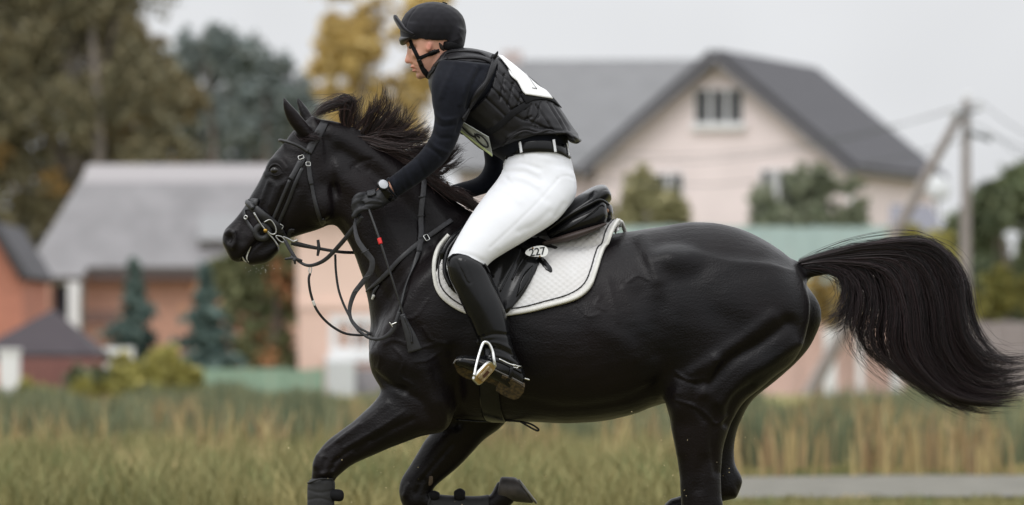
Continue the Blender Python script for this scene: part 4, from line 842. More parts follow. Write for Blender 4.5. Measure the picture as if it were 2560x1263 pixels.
arm_near = [(1096, 165, 1225, 175, .055, -.13), (1086, 205, 1205, 222, .066, -.18), (1086, 255, 1168, 266, .06, -.20), (1090, 292, 1152, 310, .052, -.21), (1084, 335, 1138, 350, .047, -.215), (1060, 376, 1114, 392, .045, -.215), (1032, 404, 1086, 420, .041, -.21), (998, 432, 1036, 460, .036, -.20), (972, 452, 992, 486, .03, -.19), (952, 466, 972, 500, .029, -.185), (938, 478, 956, 515, .03, -.18), (918, 488, 935, 524, .03, -.18)]
arm_far = [(1190, 250, 1265, 290, .055, .19), (1206, 330, 1264, 360, .05, .20), (1214, 385, 1260, 402, .046, .205), (1215, 416, 1258, 436, .043, .2), (1196, 446, 1232, 468, .038, .18), (1150, 462, 1178, 488, .033, .13), (1118, 468, 1130, 498, .028, .09), (1095, 474, 1108, 506, .028, .08)]
thigh_n = [(1290, 412, 1400, 440, .06, -.07), (1265, 452, 1405, 490, .07, -.115), (1232, 495, 1372, 538, .07, -.18), (1198, 543, 1300, 585, .062, -.245), (1168, 592, 1244, 620, .055, -.29), (1142, 636, 1210, 650, .05, -.325), (1130, 690, 1222, 700, .056, -.34), (1150, 745, 1246, 758, .052, -.35), (1180, 800, 1262, 808, .046, -.355), (1204, 850, 1270, 858, .04, -.36), (1222, 890, 1285, 900, .036, -.36), (1236, 915, 1296, 940, .036, -.36)]
foot_n = [(1298, 925, 1292, 958, .024, -.352), (1262, 910, 1258, 950, .026, -.36), (1220, 902, 1220, 936, .028, -.378), (1180, 898, 1180, 926, .028, -.398), (1152, 898, 1154, 914, .022, -.415)]
def cap_hand(base, tips, Y, r):
    return [chain(t, [r * 1.05, r, r * .95, r * .85][:len(t)], 4, 12) for t in tips]
# near hand: fist on the rein, fingers curled round it, thumb along the top
fing_n = [[(912, 487, -.205), (896, 490, -.222), (886, 503, -.215), (893, 514, -.2)], [(910, 498, -.21), (893, 502, -.226), (884, 515, -.218), (892, 524, -.2)],
          [(909, 509, -.206), (893, 514, -.222), (886, 526, -.214), (894, 533, -.2)], [(910, 519, -.198), (897, 525, -.212), (891, 534, -.206), (898, 539, -.195)], [(935, 512, -.212), (914, 520, -.224), (896, 527, -.226), (884, 541, -.222)]]
fing_f = [[(1100, 476, .05), (1088, 474, .035), (1080, 482, .03), (1085, 490, .04)], [(1100, 484, .05), (1088, 483, .033), (1079, 491, .028), (1084, 498, .04)], [(1100, 492, .055), (1088, 492, .038), (1080, 499, .034), (1085, 506, .045)], [(1100, 500, .06), (1090, 501, .045), (1083, 507, .042), (1088, 512, .05)], [(1106, 474, .06), (1096, 468, .045), (1086, 467, .04), (1076, 472, .04)]]
body_p = [(*loft(skull), 0), (*loft(neckr), .02), (*loft(torso_b), .03), (*loft(arm_near), .03), (*loft(arm_far), .02), (*loft(thigh_n), .03), (*loft(mir(thigh_n)), .03), (*loft(foot_n), .015), (*loft(mir(foot_n)), .015)]
body_p += [(*chain(t, [.0095, .0092, .0088, .008], 4, 12), .004) for t in fing_n + fing_f]
# face: nose, lips, chin, brow, cheekbone, ear
body_p += [(*loft([(1021, 114, 1034, 120, .009, 0), (1017, 132, 1036, 138, .012, 0), (1012.5, 149, 1036, 154, .015, 0), (1018, 158, 1036, 161, .014, 0)]), .006), (*ball(1019, 153, 0, .011, .012, .009), .005),
           (*ball(1031, 167, 0, .010, .021, .006), .004), (*ball(1036, 177, 0, .010, .019, .006), .004), (*ball(1050, 190, 0, .015, .018, .013), .008), (*ball(1024, 108, 0, .014, .05, .008), .008), (*ball(1046, 136, -.047, .022, .014, .012), .014), (*ball(1046, 136, .047, .022, .014, .012), .014)]
for sg in (-1, 1): body_p.append((*ball(1073, 116, sg * .074, .011, .008, .021, -.3), .005))
BV, BQ = fuse(body_p, vox=.004, blur=1, hw=6)
BV = sculpt(BV, BQ, [([(1024, 117), (1036, 118)], 4.5, -7, 'all'), ([(1031, 171.5), (1042, 175)], 1.8, -3.5, 'all'), ([(1024, 161), (1030, 162)], 3, -2, 'all'), ([(1040, 150), (1052, 172)], 6, -4, 'near'), ([(1030, 160), (1040, 168)], 3, -2, 'near'), ([(1070, 114), (1071, 119)], 2.5, -2, 'near'), ([(1060, 196), (1085, 170), (1095, 140)], 5, 3, 'near'), ([(1040, 181), (1046, 183)], 3, -2, 'all')])
person = mk('person', BV, BQ, M_skin)
tag(person, 'rider in black vest, white breeches and black helmet leaning forward over the saddle', 'person')
bp = px_of(BV); stub = np.clip((bp[:, 1] - 158 + (bp[:, 0] - 1040) * .55) / 16, 0, 1) * (bp[:, 1] < 215) * .42
stub += .5 * np.exp(-((bp[:, 0] - 1030) / 6) ** 2 - ((bp[:, 1] - 112) / 3.0) ** 2)      # eyebrow
stub *= (bp[:, 1] < 230)
fl = .75 * np.exp(-((bp[:, 0] - 1031) / 6) ** 2 - ((bp[:, 1] - 172) / 6) ** 2) + .45 * np.exp(-((bp[:, 0] - 1073) / 9) ** 2 - ((bp[:, 1] - 116) / 16) ** 2) + .35 * np.exp(-((bp[:, 0] - 1020) / 7) ** 2 - ((bp[:, 1] - 154) / 6) ** 2)
for nm, a in (('tone', stub), ('flush', fl * (bp[:, 1] < 230))):
    at_ = person.data.attributes.new(nm, 'FLOAT', 'POINT'); at_.data.foreach_set('value', a.astype(np.float32))
# eyes and brows
M_eye = mat('eye_white_and_iris', (.05, .035, .025), rough=.1, var=.3)
for sg in (-1, 1):
    o = mk('eye', *[np.array(a) for a in ball(1028, 118, sg * .033, .010, .010, .008)], M_eye, person)

# ---- shirt
shirt_p = [(*loft([(1128, 128, 1078, 200, .085, 0), (1180, 128, 1082, 228, .158, 0), (1238, 142, 1102, 268, .185, 0), (1300, 180, 1132, 306, .182, 0), (1355, 225, 1172, 342, .17, 0), (1396, 285, 1216, 375, .16, 0), (1420, 352, 1258, 402, .158, 0), (1422, 392, 1266, 412, .158, 0)]), 0)]
sleeve = [(1098, 150, 1236, 165, .065, -.13), (1079, 202, 1214, 222, .077, -.185), (1080, 255, 1176, 266, .069, -.205), (1086, 291, 1158, 311, .06, -.215), (1079, 335, 1144, 351, .054, -.22), (1055, 374, 1120, 396, .052, -.22), (1029, 401, 1091, 425, .048, -.215), (994, 429, 1041, 463, .042, -.205), (970, 447, 992, 494, .037, -.195)]
sleeve_f = [(1184, 240, 1268, 290, .062, .19), (1200, 325, 1268, 360, .057, .20), (1209, 382, 1264, 403, .052, .205), (1211, 414, 1263, 438, .049, .2), (1192, 443, 1236, 474, .044, .18), (1146, 458, 1180, 494, .039, .13), (1120, 466, 1132, 502, .033, .10)]
shirt_p += [(*loft(sleeve), .03), (*loft(sleeve_f), .02)]
SV, SQ = fuse(shirt_p, vox=.005, blur=1)
wr_ = [([(1084, 282), (1110, 300), (1140, 296)], 5, 3), ([(1082, 300), (1104, 316), (1138, 312)], 4, -3), ([(1080, 330), (1100, 345), (1125, 345)], 5, -3), ([(1066, 366), (1090, 380), (1105, 395)], 4.5, -3), ([(1072, 352), (1096, 372), (1118, 380)], 5, 3), ([(1040, 398), (1050, 415), (1060, 436)], 5, -2.5), ([(1010, 420), (1018, 440), (1030, 462)], 5, 2.5), ([(985, 442), (992, 462), (998, 484)], 4, -2.5), ([(1000, 432), (1006, 452), (1012, 472)], 3, 2),
       ([(1200, 175), (1180, 220), (1168, 270)], 6, -4), ([(1186, 170), (1166, 215), (1150, 260)], 7, 3), ([(1140, 160), (1120, 200), (1105, 240)], 8, 3), ([(1215, 190), (1196, 230), (1180, 262)], 5, 3), ([(1150, 300), (1142, 330)], 5, -3)]
SV = sculpt(SV, SQ, [(a, b, c * 1.7) for a, b, c in wr_], 'near')
mk('shirt', SV, SQ, M_shirt, person)
tube_obj('cuff', [P(971, 446, -.19), P(966, 458, -.233), P(978, 478, -.236), P(992, 494, -.2)], .0045, M_shirt, person)

# ---- protective vest
vest_st = [(1116, 127, 1070, 192, .088, 0), (1170, 120, 1074, 222, .163, 0), (1238, 136, 1096, 276, .197, 0), (1296, 170, 1130, 312, .198, 0), (1350, 213, 1168, 346, .19, 0), (1396, 264, 1206, 376, .18, 0), (1426, 308, 1236, 376, .176, 0), (1445, 336, 1285, 346, .176, 0)]
VV, VQ = fuse([(*loft(vest_st, rnd=.92), 0), (*ball(1432, 346, 0, .030, .15, .016, -.5), .02), (*loft([(1095, 150, 1245, 160, .085, -.15), (1070, 200, 1225, 226, .10, -.2), (1070, 262, 1180, 280, .10, -.22), (1070, 330, 1150, 330, .06, -.25)]), 0, True)], vox=.004, blur=1, hw=6)
quilt = [[(1238, 190), (1262, 232)], [(1262, 185), (1250, 250)], [(1284, 208), (1270, 262)], [(1305, 232), (1290, 275)], [(1222, 212), (1262, 252), (1278, 275)], [(1262, 208), (1290, 246), (1312, 272)], [(1240, 172), (1292, 220), (1318, 262)],
         [(1278, 275), (1320, 255)], [(1328, 262), (1318, 300)], [(1352, 256), (1340, 318)], [(1340, 262), (1380, 322)], [(1370, 255), (1410, 322)], [(1316, 298), (1345, 312), (1380, 325)], [(1290, 290), (1310, 300), (1328, 292)], [(1348, 286), (1330, 312)], [(1330, 316), (1370, 322), (1412, 326)], [(1386, 262), (1424, 326)], [(1200, 232), (1250, 278), (1272, 300)]]
VV = sculpt(VV, VQ, [(q, 2.6, -6, 'near') for q in quilt] + [([(1225, 240), (1242, 226)], 9, 3, 'near'), ([(1265, 225)], 10, 4, 'near'), ([(1283, 238)], 9, 3, 'near'), ([(1348, 298)], 10, 4, 'near'), ([(1368, 300)], 9, 3, 'near'), ([(1398, 300)], 9, 3, 'near'), ([(1240, 300), (1275, 330), (1320, 325)], 9, -4, 'near'), ([(1215, 290), (1250, 320)], 12, 3, 'near'), ([(1270, 345), (1310, 322), (1350, 330)], 4, 4, 'near')])
vest = mk('vest', VV, VQ, M_vest, person)
S_vest = Surf((VV, VQ), (SV, SQ)); S_v = Surf((VV, VQ))
L_, N_ = S_v.lay([(1450, 351), (1426, 362), (1402, 342), (1372, 326), (1340, 334), (1310, 328), (1275, 346), (1245, 374)], 8); mk('hem', *tube(L_, .006, 8), M_vest, vest)
L_, N_ = S_vest.lay([(1072, 190), (1088, 158), (1112, 135), (1150, 128), (1200, 132), (1228, 148)], 8); mk('collar', *ribbon(L_ - N_ * .002, N_, .022, .008), M_vest, vest)
L_, N_ = S_vest.lay([(1080, 176), (1100, 154), (1135, 145), (1180, 143), (1212, 148), (1236, 160)], 8); mk('shoulder_edge', *ribbon(L_ - N_ * .004, N_, .022, .010), M_vest, vest)
L_, N_ = S_vest.lay([(1240, 134), (1232, 165), (1215, 205), (1192, 236), (1172, 272), (1156, 300)], 8); mk('armhole_edge', *ribbon(L_ - N_ * .003, N_, .024, .010), M_vest, vest)
mk('shoulder_tab', *chain([(1232, 146, -.12), (1240, 138, -.13), (1244, 130, -.135)], [.010, .007, .003], 3, 8), M_vest, vest)
for pts in ([(1150, 330), (1200, 338), (1245, 318), (1280, 285), (1320, 260)],): strap('side_strap', S_v, pts, 16, M_strapb, vest, .003, .001)
M_bib = mat('white_bib_cloth', (.80, .80, .80), rough=.7, var=.02, scale=10); M_ink = mat('black_print', (.012, .012, .014), rough=.7, var=.1)
V_, F_ = patch(S_v, [(1243, 142), (1262, 164), (1285, 196), (1304, 228), (1312, 238)], [(1256, 146), (1300, 171), (1340, 203), (1366, 234), (1378, 250)], 26, 16, .006, .004)
bib = mk('number_bib', V_, F_, M_bib, vest); obj_fix(bib)
strap('bib_mark', S_v, [(1310, 188), (1322, 204), (1332, 218), (1338, 226)], 1.6, mat('faint_print', (.35, .35, .36), rough=.7), bib, .001, .0105); strap('bib_mark', S_v, [(1326, 224), (1338, 226)], 1.4, M_ink, bib, .001, .0105)
strap('bib_band', S_v, [(1308, 250), (1330, 240), (1358, 240), (1378, 248), (1394, 262)], 26, M_strapb, bib, .004, .002)
# front bib, pale green edge with a big printed figure
fb = np.array([P(1146, 297, -.17), P(1222, 342, -.17), P(1232, 388, -.14), P(1147, 322, -.13)])
def bil(a, b): return (fb[0] * (1 - a) + fb[1] * a) * (1 - b) + (fb[3] * (1 - a) + fb[2] * a) * b
nb = unit(np.cross(fb[1] - fb[0], fb[3] - fb[0])); nb = nb if nb[1] < 0 else -nb
def bpatch(a0, a1, b0, b1, h0, h1):
    c = [bil(a, b) for a, b in ((a0, b0), (a1, b0), (a1, b1), (a0, b1))]; return np.array([x + nb * h0 for x in c] + [x + nb * h1 for x in c]), [(0, 1, 2, 3), (7, 6, 5, 4), (0, 4, 5, 1), (1, 5, 6, 2), (2, 6, 7, 3), (3, 7, 4, 0)]
fbo = part('front_bib', mat('grey_white_bib', srgb(150, 153, 148), rough=.5, var=.08, scale=30), vest, bpatch(0, 1, 0, 1, 0, .004))
part('bib_edge', mat('lime_bib_edge', srgb(190, 202, 150), rough=.6), fbo, bpatch(0, 1, .88, 1.02, .0045, .006))
ring = np.array([bil(.74 + .2 * math.cos(t), .45 + .3 * math.sin(t)) + nb * .006 for t in np.linspace(0, 6.3, 30)]); tail_ = np.array([bil(a, b) + nb * .006 for a, b in ((.56, .5), (.4, .62), (.2, .5), (.02, .25))])
part('printed_figure', M_ink, fbo, ribbon(ring, np.tile(nb, (30, 1)), .007, .001)); part('printed_figure', M_ink, fbo, ribbon(cr(tail_, 5), np.tile(nb, (16, 1)), .009, .001)); part('printed_bar', M_ink, fbo, bpatch(.52, .7, .25, .4, .0062, .007))

# ---- breeches
br = [(*loft([(1267, 370, 1421, 378, .163, 0), (1261, 398, 1432, 415, .178, 0), (1257, 432, 1438, 462, .182, 0), (1266, 475, 1424, 510, .17, 0), (1300, 520, 1396, 540, .13, 0)]), 0)]
th = [(1268, 402, 1428, 440, .088, -.085), (1245, 446, 1433, 492, .10, -.13), (1213, 487, 1396, 548, .096, -.19), (1178, 536, 1322, 597, .086, -.25), (1148, 586, 1263, 632, .075, -.297), (1124, 632, 1226, 657, .066, -.328), (1116, 664, 1208, 684, .06, -.34), (1122, 690, 1206, 705, .05, -.345)]
br += [(*loft(th, n=40), .03), (*loft(mir(th)), .03), (*ball(1385, 470, -.09, .075, .085, .085), .04), (*ball(1385, 470, .09, .075, .085, .085), .04)]
RV, RQ = fuse(br, vox=.005, blur=1)
RV = sculpt(RV, RQ, [(a, b * 1.25, c * .95) for a, b, c in [([(1262, 412), (1300, 408), (1350, 422)], 5, -2.4), ([(1262, 428), (1310, 432), (1350, 452)], 6, -3), ([(1266, 420), (1310, 420), (1345, 434)], 5, 2.4), ([(1275, 442), (1310, 448), (1345, 466)], 5, 2.4), ([(1290, 455), (1330, 470), (1365, 500)], 8, -3), ([(1395, 448), (1350, 500), (1290, 560), (1225, 620)], 3.0, -1.8), ([(1395, 448), (1402, 442), (1420, 440), (1434, 446)], 3, -1.5), ([(1300, 580), (1340, 560), (1375, 530)], 7, -3), ([(1250, 620), (1280, 600), (1310, 580)], 7, 2), ([(1390, 540), (1410, 510)], 5, -3), ([(1240, 470), (1275, 480), (1300, 505)], 6, 2.5), ([(1205, 652), (1180, 640), (1150, 634)], 5, -3), ([(1350, 385), (1400, 395)], 5, -2), ([(1265, 445), (1290, 470)], 4, -2.5)]], 'near')
breech = mk('breeches', RV, RQ, M_breech, person)
S_br = Surf((RV, RQ), loft([(1268, 330, 1416, 340, .164, 0), (1266, 362, 1421, 374, .166, 0), (1262, 392, 1430, 412, .170, 0)]))
L_, N_ = S_br.lay([(1263, 382), (1290, 373), (1340, 366), (1390, 369), (1420, 384)], 8)
belt = mk('belt', *ribbon(L_ + N_ * .003, N_, .042, .006), M_leather, person); obj_fix(belt)
tube_obj('belt_buckle', [P(1262, 366, -.06), P(1259, 384, -.06), P(1264, 392, -.06)], .006, M_leather, belt)
for pts in ([(1304, 355), (1306, 366), (1308, 384)], [(1379, 350), (1381, 362), (1384, 382)], [(1410, 358), (1413, 372), (1416, 392)]): strap('belt_loop', S_br, pts, 7, M_breech, breech, .004, .010)
for x_, y_ in ((1262, 410), (1259, 428)): mk('button', *ball(x_, y_, -.055, .006, .004, .006), M_breech, breech)

# ---- boots
def boot(sg):
    st = [(1136, 631, 1188, 643, .05, -.342), (1118, 648, 1214, 662, .068, -.345), (1121, 688, 1233, 700, .069, -.352), (1144, 740, 1256, 755, .066, -.362), (1170, 795, 1271, 805, .06, -.368), (1193, 845, 1279, 856, .052, -.372), (1210, 882, 1292, 892, .046, -.372), (1218, 912, 1309, 930, .045, -.372), (1236, 930, 1308, 962, .04, -.37)]
    ft = [(1312, 935, 1300, 978, .034, -.358), (1285, 905, 1275, 975, .042, -.368), (1240, 890, 1240, 952, .047, -.388), (1195, 890, 1195, 934, .047, -.41), (1155, 888, 1158, 920, .042, -.432), (1137, 896, 1140, 914, .026, -.442)]
    if sg > 0: st, ft = mir(st), mir(ft)
    V, Q = fuse([(*loft(st), 0), (*loft(ft), .018)], vox=.0045, blur=1, hw=6)
    V = sculpt(V, Q, [([(1190, 848), (1230, 836), (1272, 838)], 4, -3.5), ([(1200, 862), (1240, 858), (1280, 872)], 5, 3), ([(1205, 872), (1245, 872), (1288, 892)], 4, -4), ([(1212, 884), (1250, 890), (1296, 908)], 5, 3), ([(1214, 894), (1256, 904), (1298, 922)], 4, -4), ([(1120, 690), (1150, 740), (1172, 790)], 2.2, 2), ([(1140, 650), (1160, 690), (1168, 706), (1178, 704), (1160, 650)], 1.6, -2)], 'both')
    b = mk('boot', V, Q, M_leather, person); Sb = Surf((V, Q))
    if sg < 0:
        strap('top_binding', Sb, [(1121, 652), (1132, 638), (1152, 632), (1180, 640), (1212, 660)], 5, M_leather, b, .003, .001)
        strap('spur_strap', Sb, [(1224, 898), (1250, 902), (1276, 916), (1304, 930)], 11, M_leather, b, .004, .002); strap('spur_strap', Sb, [(1278, 920), (1276, 940), (1268, 952)], 9, M_leather, b, .004, .002)
        sp = strap('spur', Sb, [(1248, 896), (1270, 912), (1296, 916), (1312, 922)], 3, M_steel, b, .004, .006); L2, N2 = Sb.hit(1284, 916)
        tube_obj('spur_buckle', [tuple(L2 + N2 * .009 + np.array([a, 0, c])) for a, c in ((-.011, .007), (.009, .002), (.011, -.006), (-.009, -.001))], .0018, M_steel, b, 3, 6, True)
        tube_obj('spur_neck', [P(1310, 946, -.36), P(1324, 950, -.355)], .003, M_steel, b)
        strap('zip', Sb, [(1208, 662), (1216, 672), (1222, 684)], 7, M_leather, b, .006, .002)
        # rolled sole turned to the camera
        up_ = [(1134, 909, -.462), (1142, 900, -.465), (1168, 899, -.46), (1200, 905, -.45), (1230, 921, -.435), (1256, 934, -.42), (1258, 936, -.418)]
        lo_ = [(1136, 914, -.45), (1146, 934, -.40), (1170, 948, -.37), (1200, 952, -.36), (1226, 958, -.355), (1250, 970, -.35), (1256, 972, -.348)]
        def sole_patch(u_, l_, n, name, m, lift):
            U_, L3 = resample(cr(PP(np.array(u_)), 5), n), resample(cr(PP(np.array(l_)), 5), n); k = 6
            G_ = np.array([U_ * (1 - t) + L3 * t for t in np.linspace(0, 1, k)]); nrm = np.array([-.05, -.75, -.55]); nrm /= np.linalg.norm(nrm); V4 = np.concatenate([(G_ + nrm * lift).reshape(-1, 3), (G_ - nrm * .012).reshape(-1, 3)]); n0 = n * k; F4 = []
            for i in range(k - 1):
                for j in range(n - 1): a = i * n + j; F4 += [(a, a + 1, a + n + 1, a + n), (n0 + a + n, n0 + a + n + 1, n0 + a + 1, n0 + a)]
            bd = [j for j in range(n)] + [i * n + n - 1 for i in range(1, k)] + [(k - 1) * n + j for j in range(n - 2, -1, -1)] + [i * n for i in range(k - 2, 0, -1)]
            F4 += [(b_, a_, n0 + a_, n0 + b_) for a_, b_ in zip(bd, bd[1:] + bd[:1])]
            return obj_fix(mk(name, V4, F4, m, b, False))
        so_ = sole_patch(up_, lo_, 20, 'sole', M_mud, 0)
        sole_patch([(1256, 934, -.42), (1280, 944, -.41), (1302, 956, -.40), (1312, 964, -.392)], [(1240, 972, -.35), (1266, 988, -.345), (1292, 994, -.345), (1310, 976, -.375)], 12, 'heel', M_mud, .012)
        tube_obj('welt', [P(a, c, d - .004) for a, c, d in up_[:-1]] + [P(1282, 946, -.415), P(1308, 960, -.40)], .0028, mat('worn_grey_welt', (.10, .095, .09), rough=.7), b)
    return b
boot(-1); boot(1)

# ---- gloves
gl = [(*loft([(966, 466, 990, 500, .0345, -.19), (950, 470, 972, 508, .034, -.188), (934, 480, 954, 520, .036, -.19), (914, 484, 934, 526, .036, -.195), (902, 492, 920, 524, .03, -.2)]), 0)] + [(*chain(t, [.0118, .0115, .011, .0095], 4, 12), .0035) for t in fing_n]
GV, GQ = fuse(gl, vox=.003, blur=1, hw=6)
GV = sculpt(GV, GQ, [([(904, 500), (925, 492), (950, 500)], 2.2, -2.5), ([(910, 510), (930, 502), (955, 506)], 2.2, 2), ([(900, 512), (925, 510), (950, 512)], 2, -2), ([(905, 518), (925, 520)], 2, -2), ([(960, 476), (975, 492)], 3, -2)], 'near')
glove = mk('glove', GV, GQ, M_glove, person); S_gl = Surf((GV, GQ))
gap = patch(S_gl, [(916, 474), (926, 470), (938, 470)], [(918, 492), (930, 494), (941, 486)], 10, 8, .004, .005); obj_fix(mk('cuff_flap', *gap, M_glove, glove))
gl2 = [(*loft([(1128, 464, 1142, 500, .034, .10), (1110, 468, 1122, 508, .034, .075), (1094, 470, 1106, 512, .033, .06)]), 0)] + [(*chain(t, [.0118, .0115, .011, .0095], 4, 12), .0035) for t in fing_f]
mk('glove', *fuse(gl2, vox=.004, blur=1, hw=6), M_glove, person)
# bare strip of wrist
S_body = Surf((BV, BQ))

# ---- helmet
hs_ = [(1128, 8, 1150, 40, .055, 0), (1080, 3, 1163, 62, .088, 0), (1042, 16, 1164, 90, .098, 0), (1014, 44, 1162, 112, .096, 0), (1003, 78, 1140, 112, .088, 0), (1004, 96, 1060, 104, .074, 0), (1003, 104, 1030, 108, .062, 0)]
cut = [(*loft([(1085, 26, 1144, 60, .06, 0), (1040, 40, 1146, 110, .078, 0), (1018, 80, 1130, 128, .078, 0), (1012, 112, 1120, 140, .08, 0), (1015, 150, 1110, 165, .09, 0)]), 0, True)]
shell = [(*ball(1083, 67, 0, .121, .103, .0925), 0), (*loft([(1012, 60, 1060, 70, .088, 0), (1004, 80, 1060, 84, .092, 0), (1003, 98, 1050, 100, .084, 0)]), .02), (*loft([(1134, 70, 1163, 78, .075, 0), (1118, 98, 1163, 100, .078, 0), (1112, 112, 1160, 118, .07, 0)]), .02)]
lowcut = (*loft([(1016, 114, 1060, 168, .2, 0), (1040, 104, 1090, 168, .2, 0), (1064, 108, 1110, 178, .2, 0), (1090, 122, 1120, 178, .2, 0), (1112, 128, 1150, 186, .2, 0), (1140, 127, 1180, 176, .2, 0)]), 0, True)
EV, EQ = fuse(shell + cut + [lowcut], vox=.0035, blur=1, hw=6)
EV = sculpt(EV, EQ, [([(1045, 14), (1022, 46), (1012, 80)], 1.8, -1.6), ([(1098, 6), (1085, 40), (1070, 95)], 1.6, -1.2), ([(1160, 90), (1120, 108), (1090, 110), (1060, 96)], 3.5, 2.0), ([(1146, 82), (1156, 100)], 3, 2)], 'near')
helmet = mk('helmet', EV, EQ, M_helm, person)
# upturned peak of the cover and the small brim below it
pk_ = [(*loft([(985, 40, 989, 44, .02, 0), (988, 46, 1002, 60, .055, 0), (996, 58, 1016, 78, .075, 0), (1006, 72, 1026, 92, .085, 0)]), 0)]
pv, pq = fuse([(*loft([(983, 38, 992, 38, .026, 0), (984, 48, 999, 48, .055, 0), (991, 61, 1008, 59, .075, 0), (1000, 75, 1018, 71, .088, 0), (1012, 86, 1030, 78, .096, 0), (1026, 94, 1042, 84, .101, 0)]), 0)], vox=.003, blur=1, hw=5)
mk('peak', pv, pq, M_helm, helmet)
bv_, bq_ = fuse([(*loft([(997, 98, 1001, 112, .036, 0), (1001, 92, 1008, 114, .06, 0), (1010, 90, 1016, 110, .076, 0), (1022, 88, 1028, 104, .086, 0), (1036, 84, 1042, 98, .09, 0)]), 0)], vox=.003, blur=1, hw=5)
mk('brim', bv_, bq_, mat('dark_brim_vinyl', (.02, .02, .022), rough=.4), helmet)
mk('top_button', *loft([(1106, 4, 1118, 8, .006, 0), (1106, 8, 1119, 12, .009, 0), (1107, 12, 1118, 15, .004, 0)]), M_strapb, helmet)
S_head = Surf((BV, BQ), (EV, EQ))
for nm, pts, wd in (('chin_strap', [(1026, 100), (1036, 124), (1046, 144), (1054, 164), (1066, 186), (1074, 198)], 10), ('ear_strap', [(1050, 145), (1068, 137), (1086, 130), (1098, 126)], 9), ('chin_cup', [(1052, 158), (1058, 172), (1066, 184)], 14)):
    strap(nm, S_head, pts, wd, M_strapb, helmet, .0035, .002)
strap('strap_buckle', S_head, [(1072, 135), (1090, 128)], 12, M_leather, helmet, .006, .002); strap('strap_buckle', S_head, [(1048, 148), (1055, 163)], 12, M_leather, helmet, .006, .002)
V_, F_ = fuse([(*loft([(1098, 104, 1160, 112, .082, 0), (1096, 116, 1158, 124, .08, 0), (1100, 126, 1150, 132, .07, 0)]), 0)], vox=.004, blur=1, hw=5); mk('harness', V_, F_, M_strapb, helmet)
V_, F_ = fuse([(*loft([(1040, 92, 1108, 100, .074, 0), (1084, 100, 1116, 124, .077, 0), (1090, 118, 1120, 138, .066, 0)]), 0)], vox=.004, blur=1, hw=5); mk('hair', V_, F_, mat('short_dark_hair', (.02, .014, .011), rough=.7, bump=.6, bscale=300), person)

# ---- watch and wristbands
wc = P(957, 463, -.238); wa = unit(np.array([.30, -.88, .42])); wu = unit(np.cross(wa, np.array([.6, 0, -.8]))); wv = np.cross(wa, wu)
wt_ = empty('wristwatch', wc, 'round watch with pale face on the rider\'s near wrist', 'watch')
def disc(c, r0, r1, h, m, name):
    p = [c, c + wa * h]; V, F = tube(np.array([c, c + wa * h * .8, c + wa * h]), [r0, r0, r1], 24); return obj_fix(mk(name, V, F, m, wt_))
disc(wc - wa * .002, .0225, .021, .010, M_leather, 'case'); disc(wc + wa * .0078, .0178, .0175, .0012, mat('pale_watch_face', (.42, .43, .46), rough=.25, var=.04, coat=.6), 'face')
ax_ = unit(P(985, 445, -.19) - P(950, 488, -.185)); ax_ = unit(P(1000, 455, -.2) - P(945, 495, -.185)); cw = P(966, 476, -.19); e1 = unit(np.cross(ax_, np.array([0, 1.0, 0]))); e2 = np.cross(ax_, e1)
lp = np.array([cw + .041 * (e1 * math.cos(t) + e2 * math.sin(t)) for t in np.linspace(0, 6.2832, 40)]); ln = np.array([e1 * math.cos(t) + e2 * math.sin(t) for t in np.linspace(0, 6.2832, 40)])
obj_fix(mk('band', *ribbon(lp, ln, .022, .003), M_leather, wt_))
for nm, lab, c_, col_ in (('wristband', 'bright pink band on the rider\'s far wrist', P(1110, 476, .055), srgb(232, 110, 190)), ('wristband', 'tiny yellow band beside the pink wristband', P(1119, 459, .055), srgb(220, 170, 60))):
    a_ = unit(np.array([.95, .1, .25])); e1 = unit(np.cross(a_, [0, 1.0, 0])); e2 = np.cross(a_, e1); r_ = .0 
    if 'pink' in lab[:12]: pts = [c_ + np.array([0, .02, 0]) + .032 * (e1 * math.cos(t) + e2 * math.sin(t)) * np.array([1, 1.1, .75]) for t in np.linspace(0, 6.2832, 24)]
    else: pts = [c_ + .006 * (e1 * math.cos(t) + e2 * math.sin(t)) for t in np.linspace(0, 6.2832, 12)]
    o = mk(nm, *tube(np.array(pts), .006 if 'pink' in lab[:12] else .003, 8), mat(lab.split()[1] + '_rubber', col_, rough=.5, var=.05)); tag(o, lab, 'wristband', 'bands on the far wrist')
# ================================================================== saddle pad, saddle, bridle, reins
M_pad = mat('white_quilted_cotton', (.57, .55, .53), rough=.85, col2=(.64, .635, .63), scale=6, sheen=.2, spec=.2)
M_bind = mat('cream_binding', (.62, .61, .57), rough=.8, var=.08, scale=20); M_pipe = mat('black_piping', (.01, .01, .011), rough=.6)
def quiltf(x, y):
    """little cushions between crossing stitch lines"""
    a = (x + 1.35 * y) * .30; b = (x - 1.35 * y) * .30
    return .0028 * (np.abs(np.sin(a * .55)) * np.abs(np.sin(b * .55))) ** .6
S_pad = Surf((HV, HQ), loft([(1340, 604, 1340, 660, .12, 0), (1440, 594, 1440, 656, .125, 0), (1510, 566, 1510, 648, .13, 0), (1550, 553, 1552, 640, .12, 0), (1562, 556, 1562, 636, .11, 0)]))
front = [(1128, 590), (1098, 635), (1086, 690), (1108, 745), (1150, 774), (1190, 786)]
top = [(1128, 590), (1240, 566), (1330, 592), (1420, 604), (1500, 588), (1548, 560)]
botm = [(1086, 690), (1104, 742), (1180, 784), (1275, 783), (1370, 766), (1440, 746), (1474, 716), (1490, 660)]
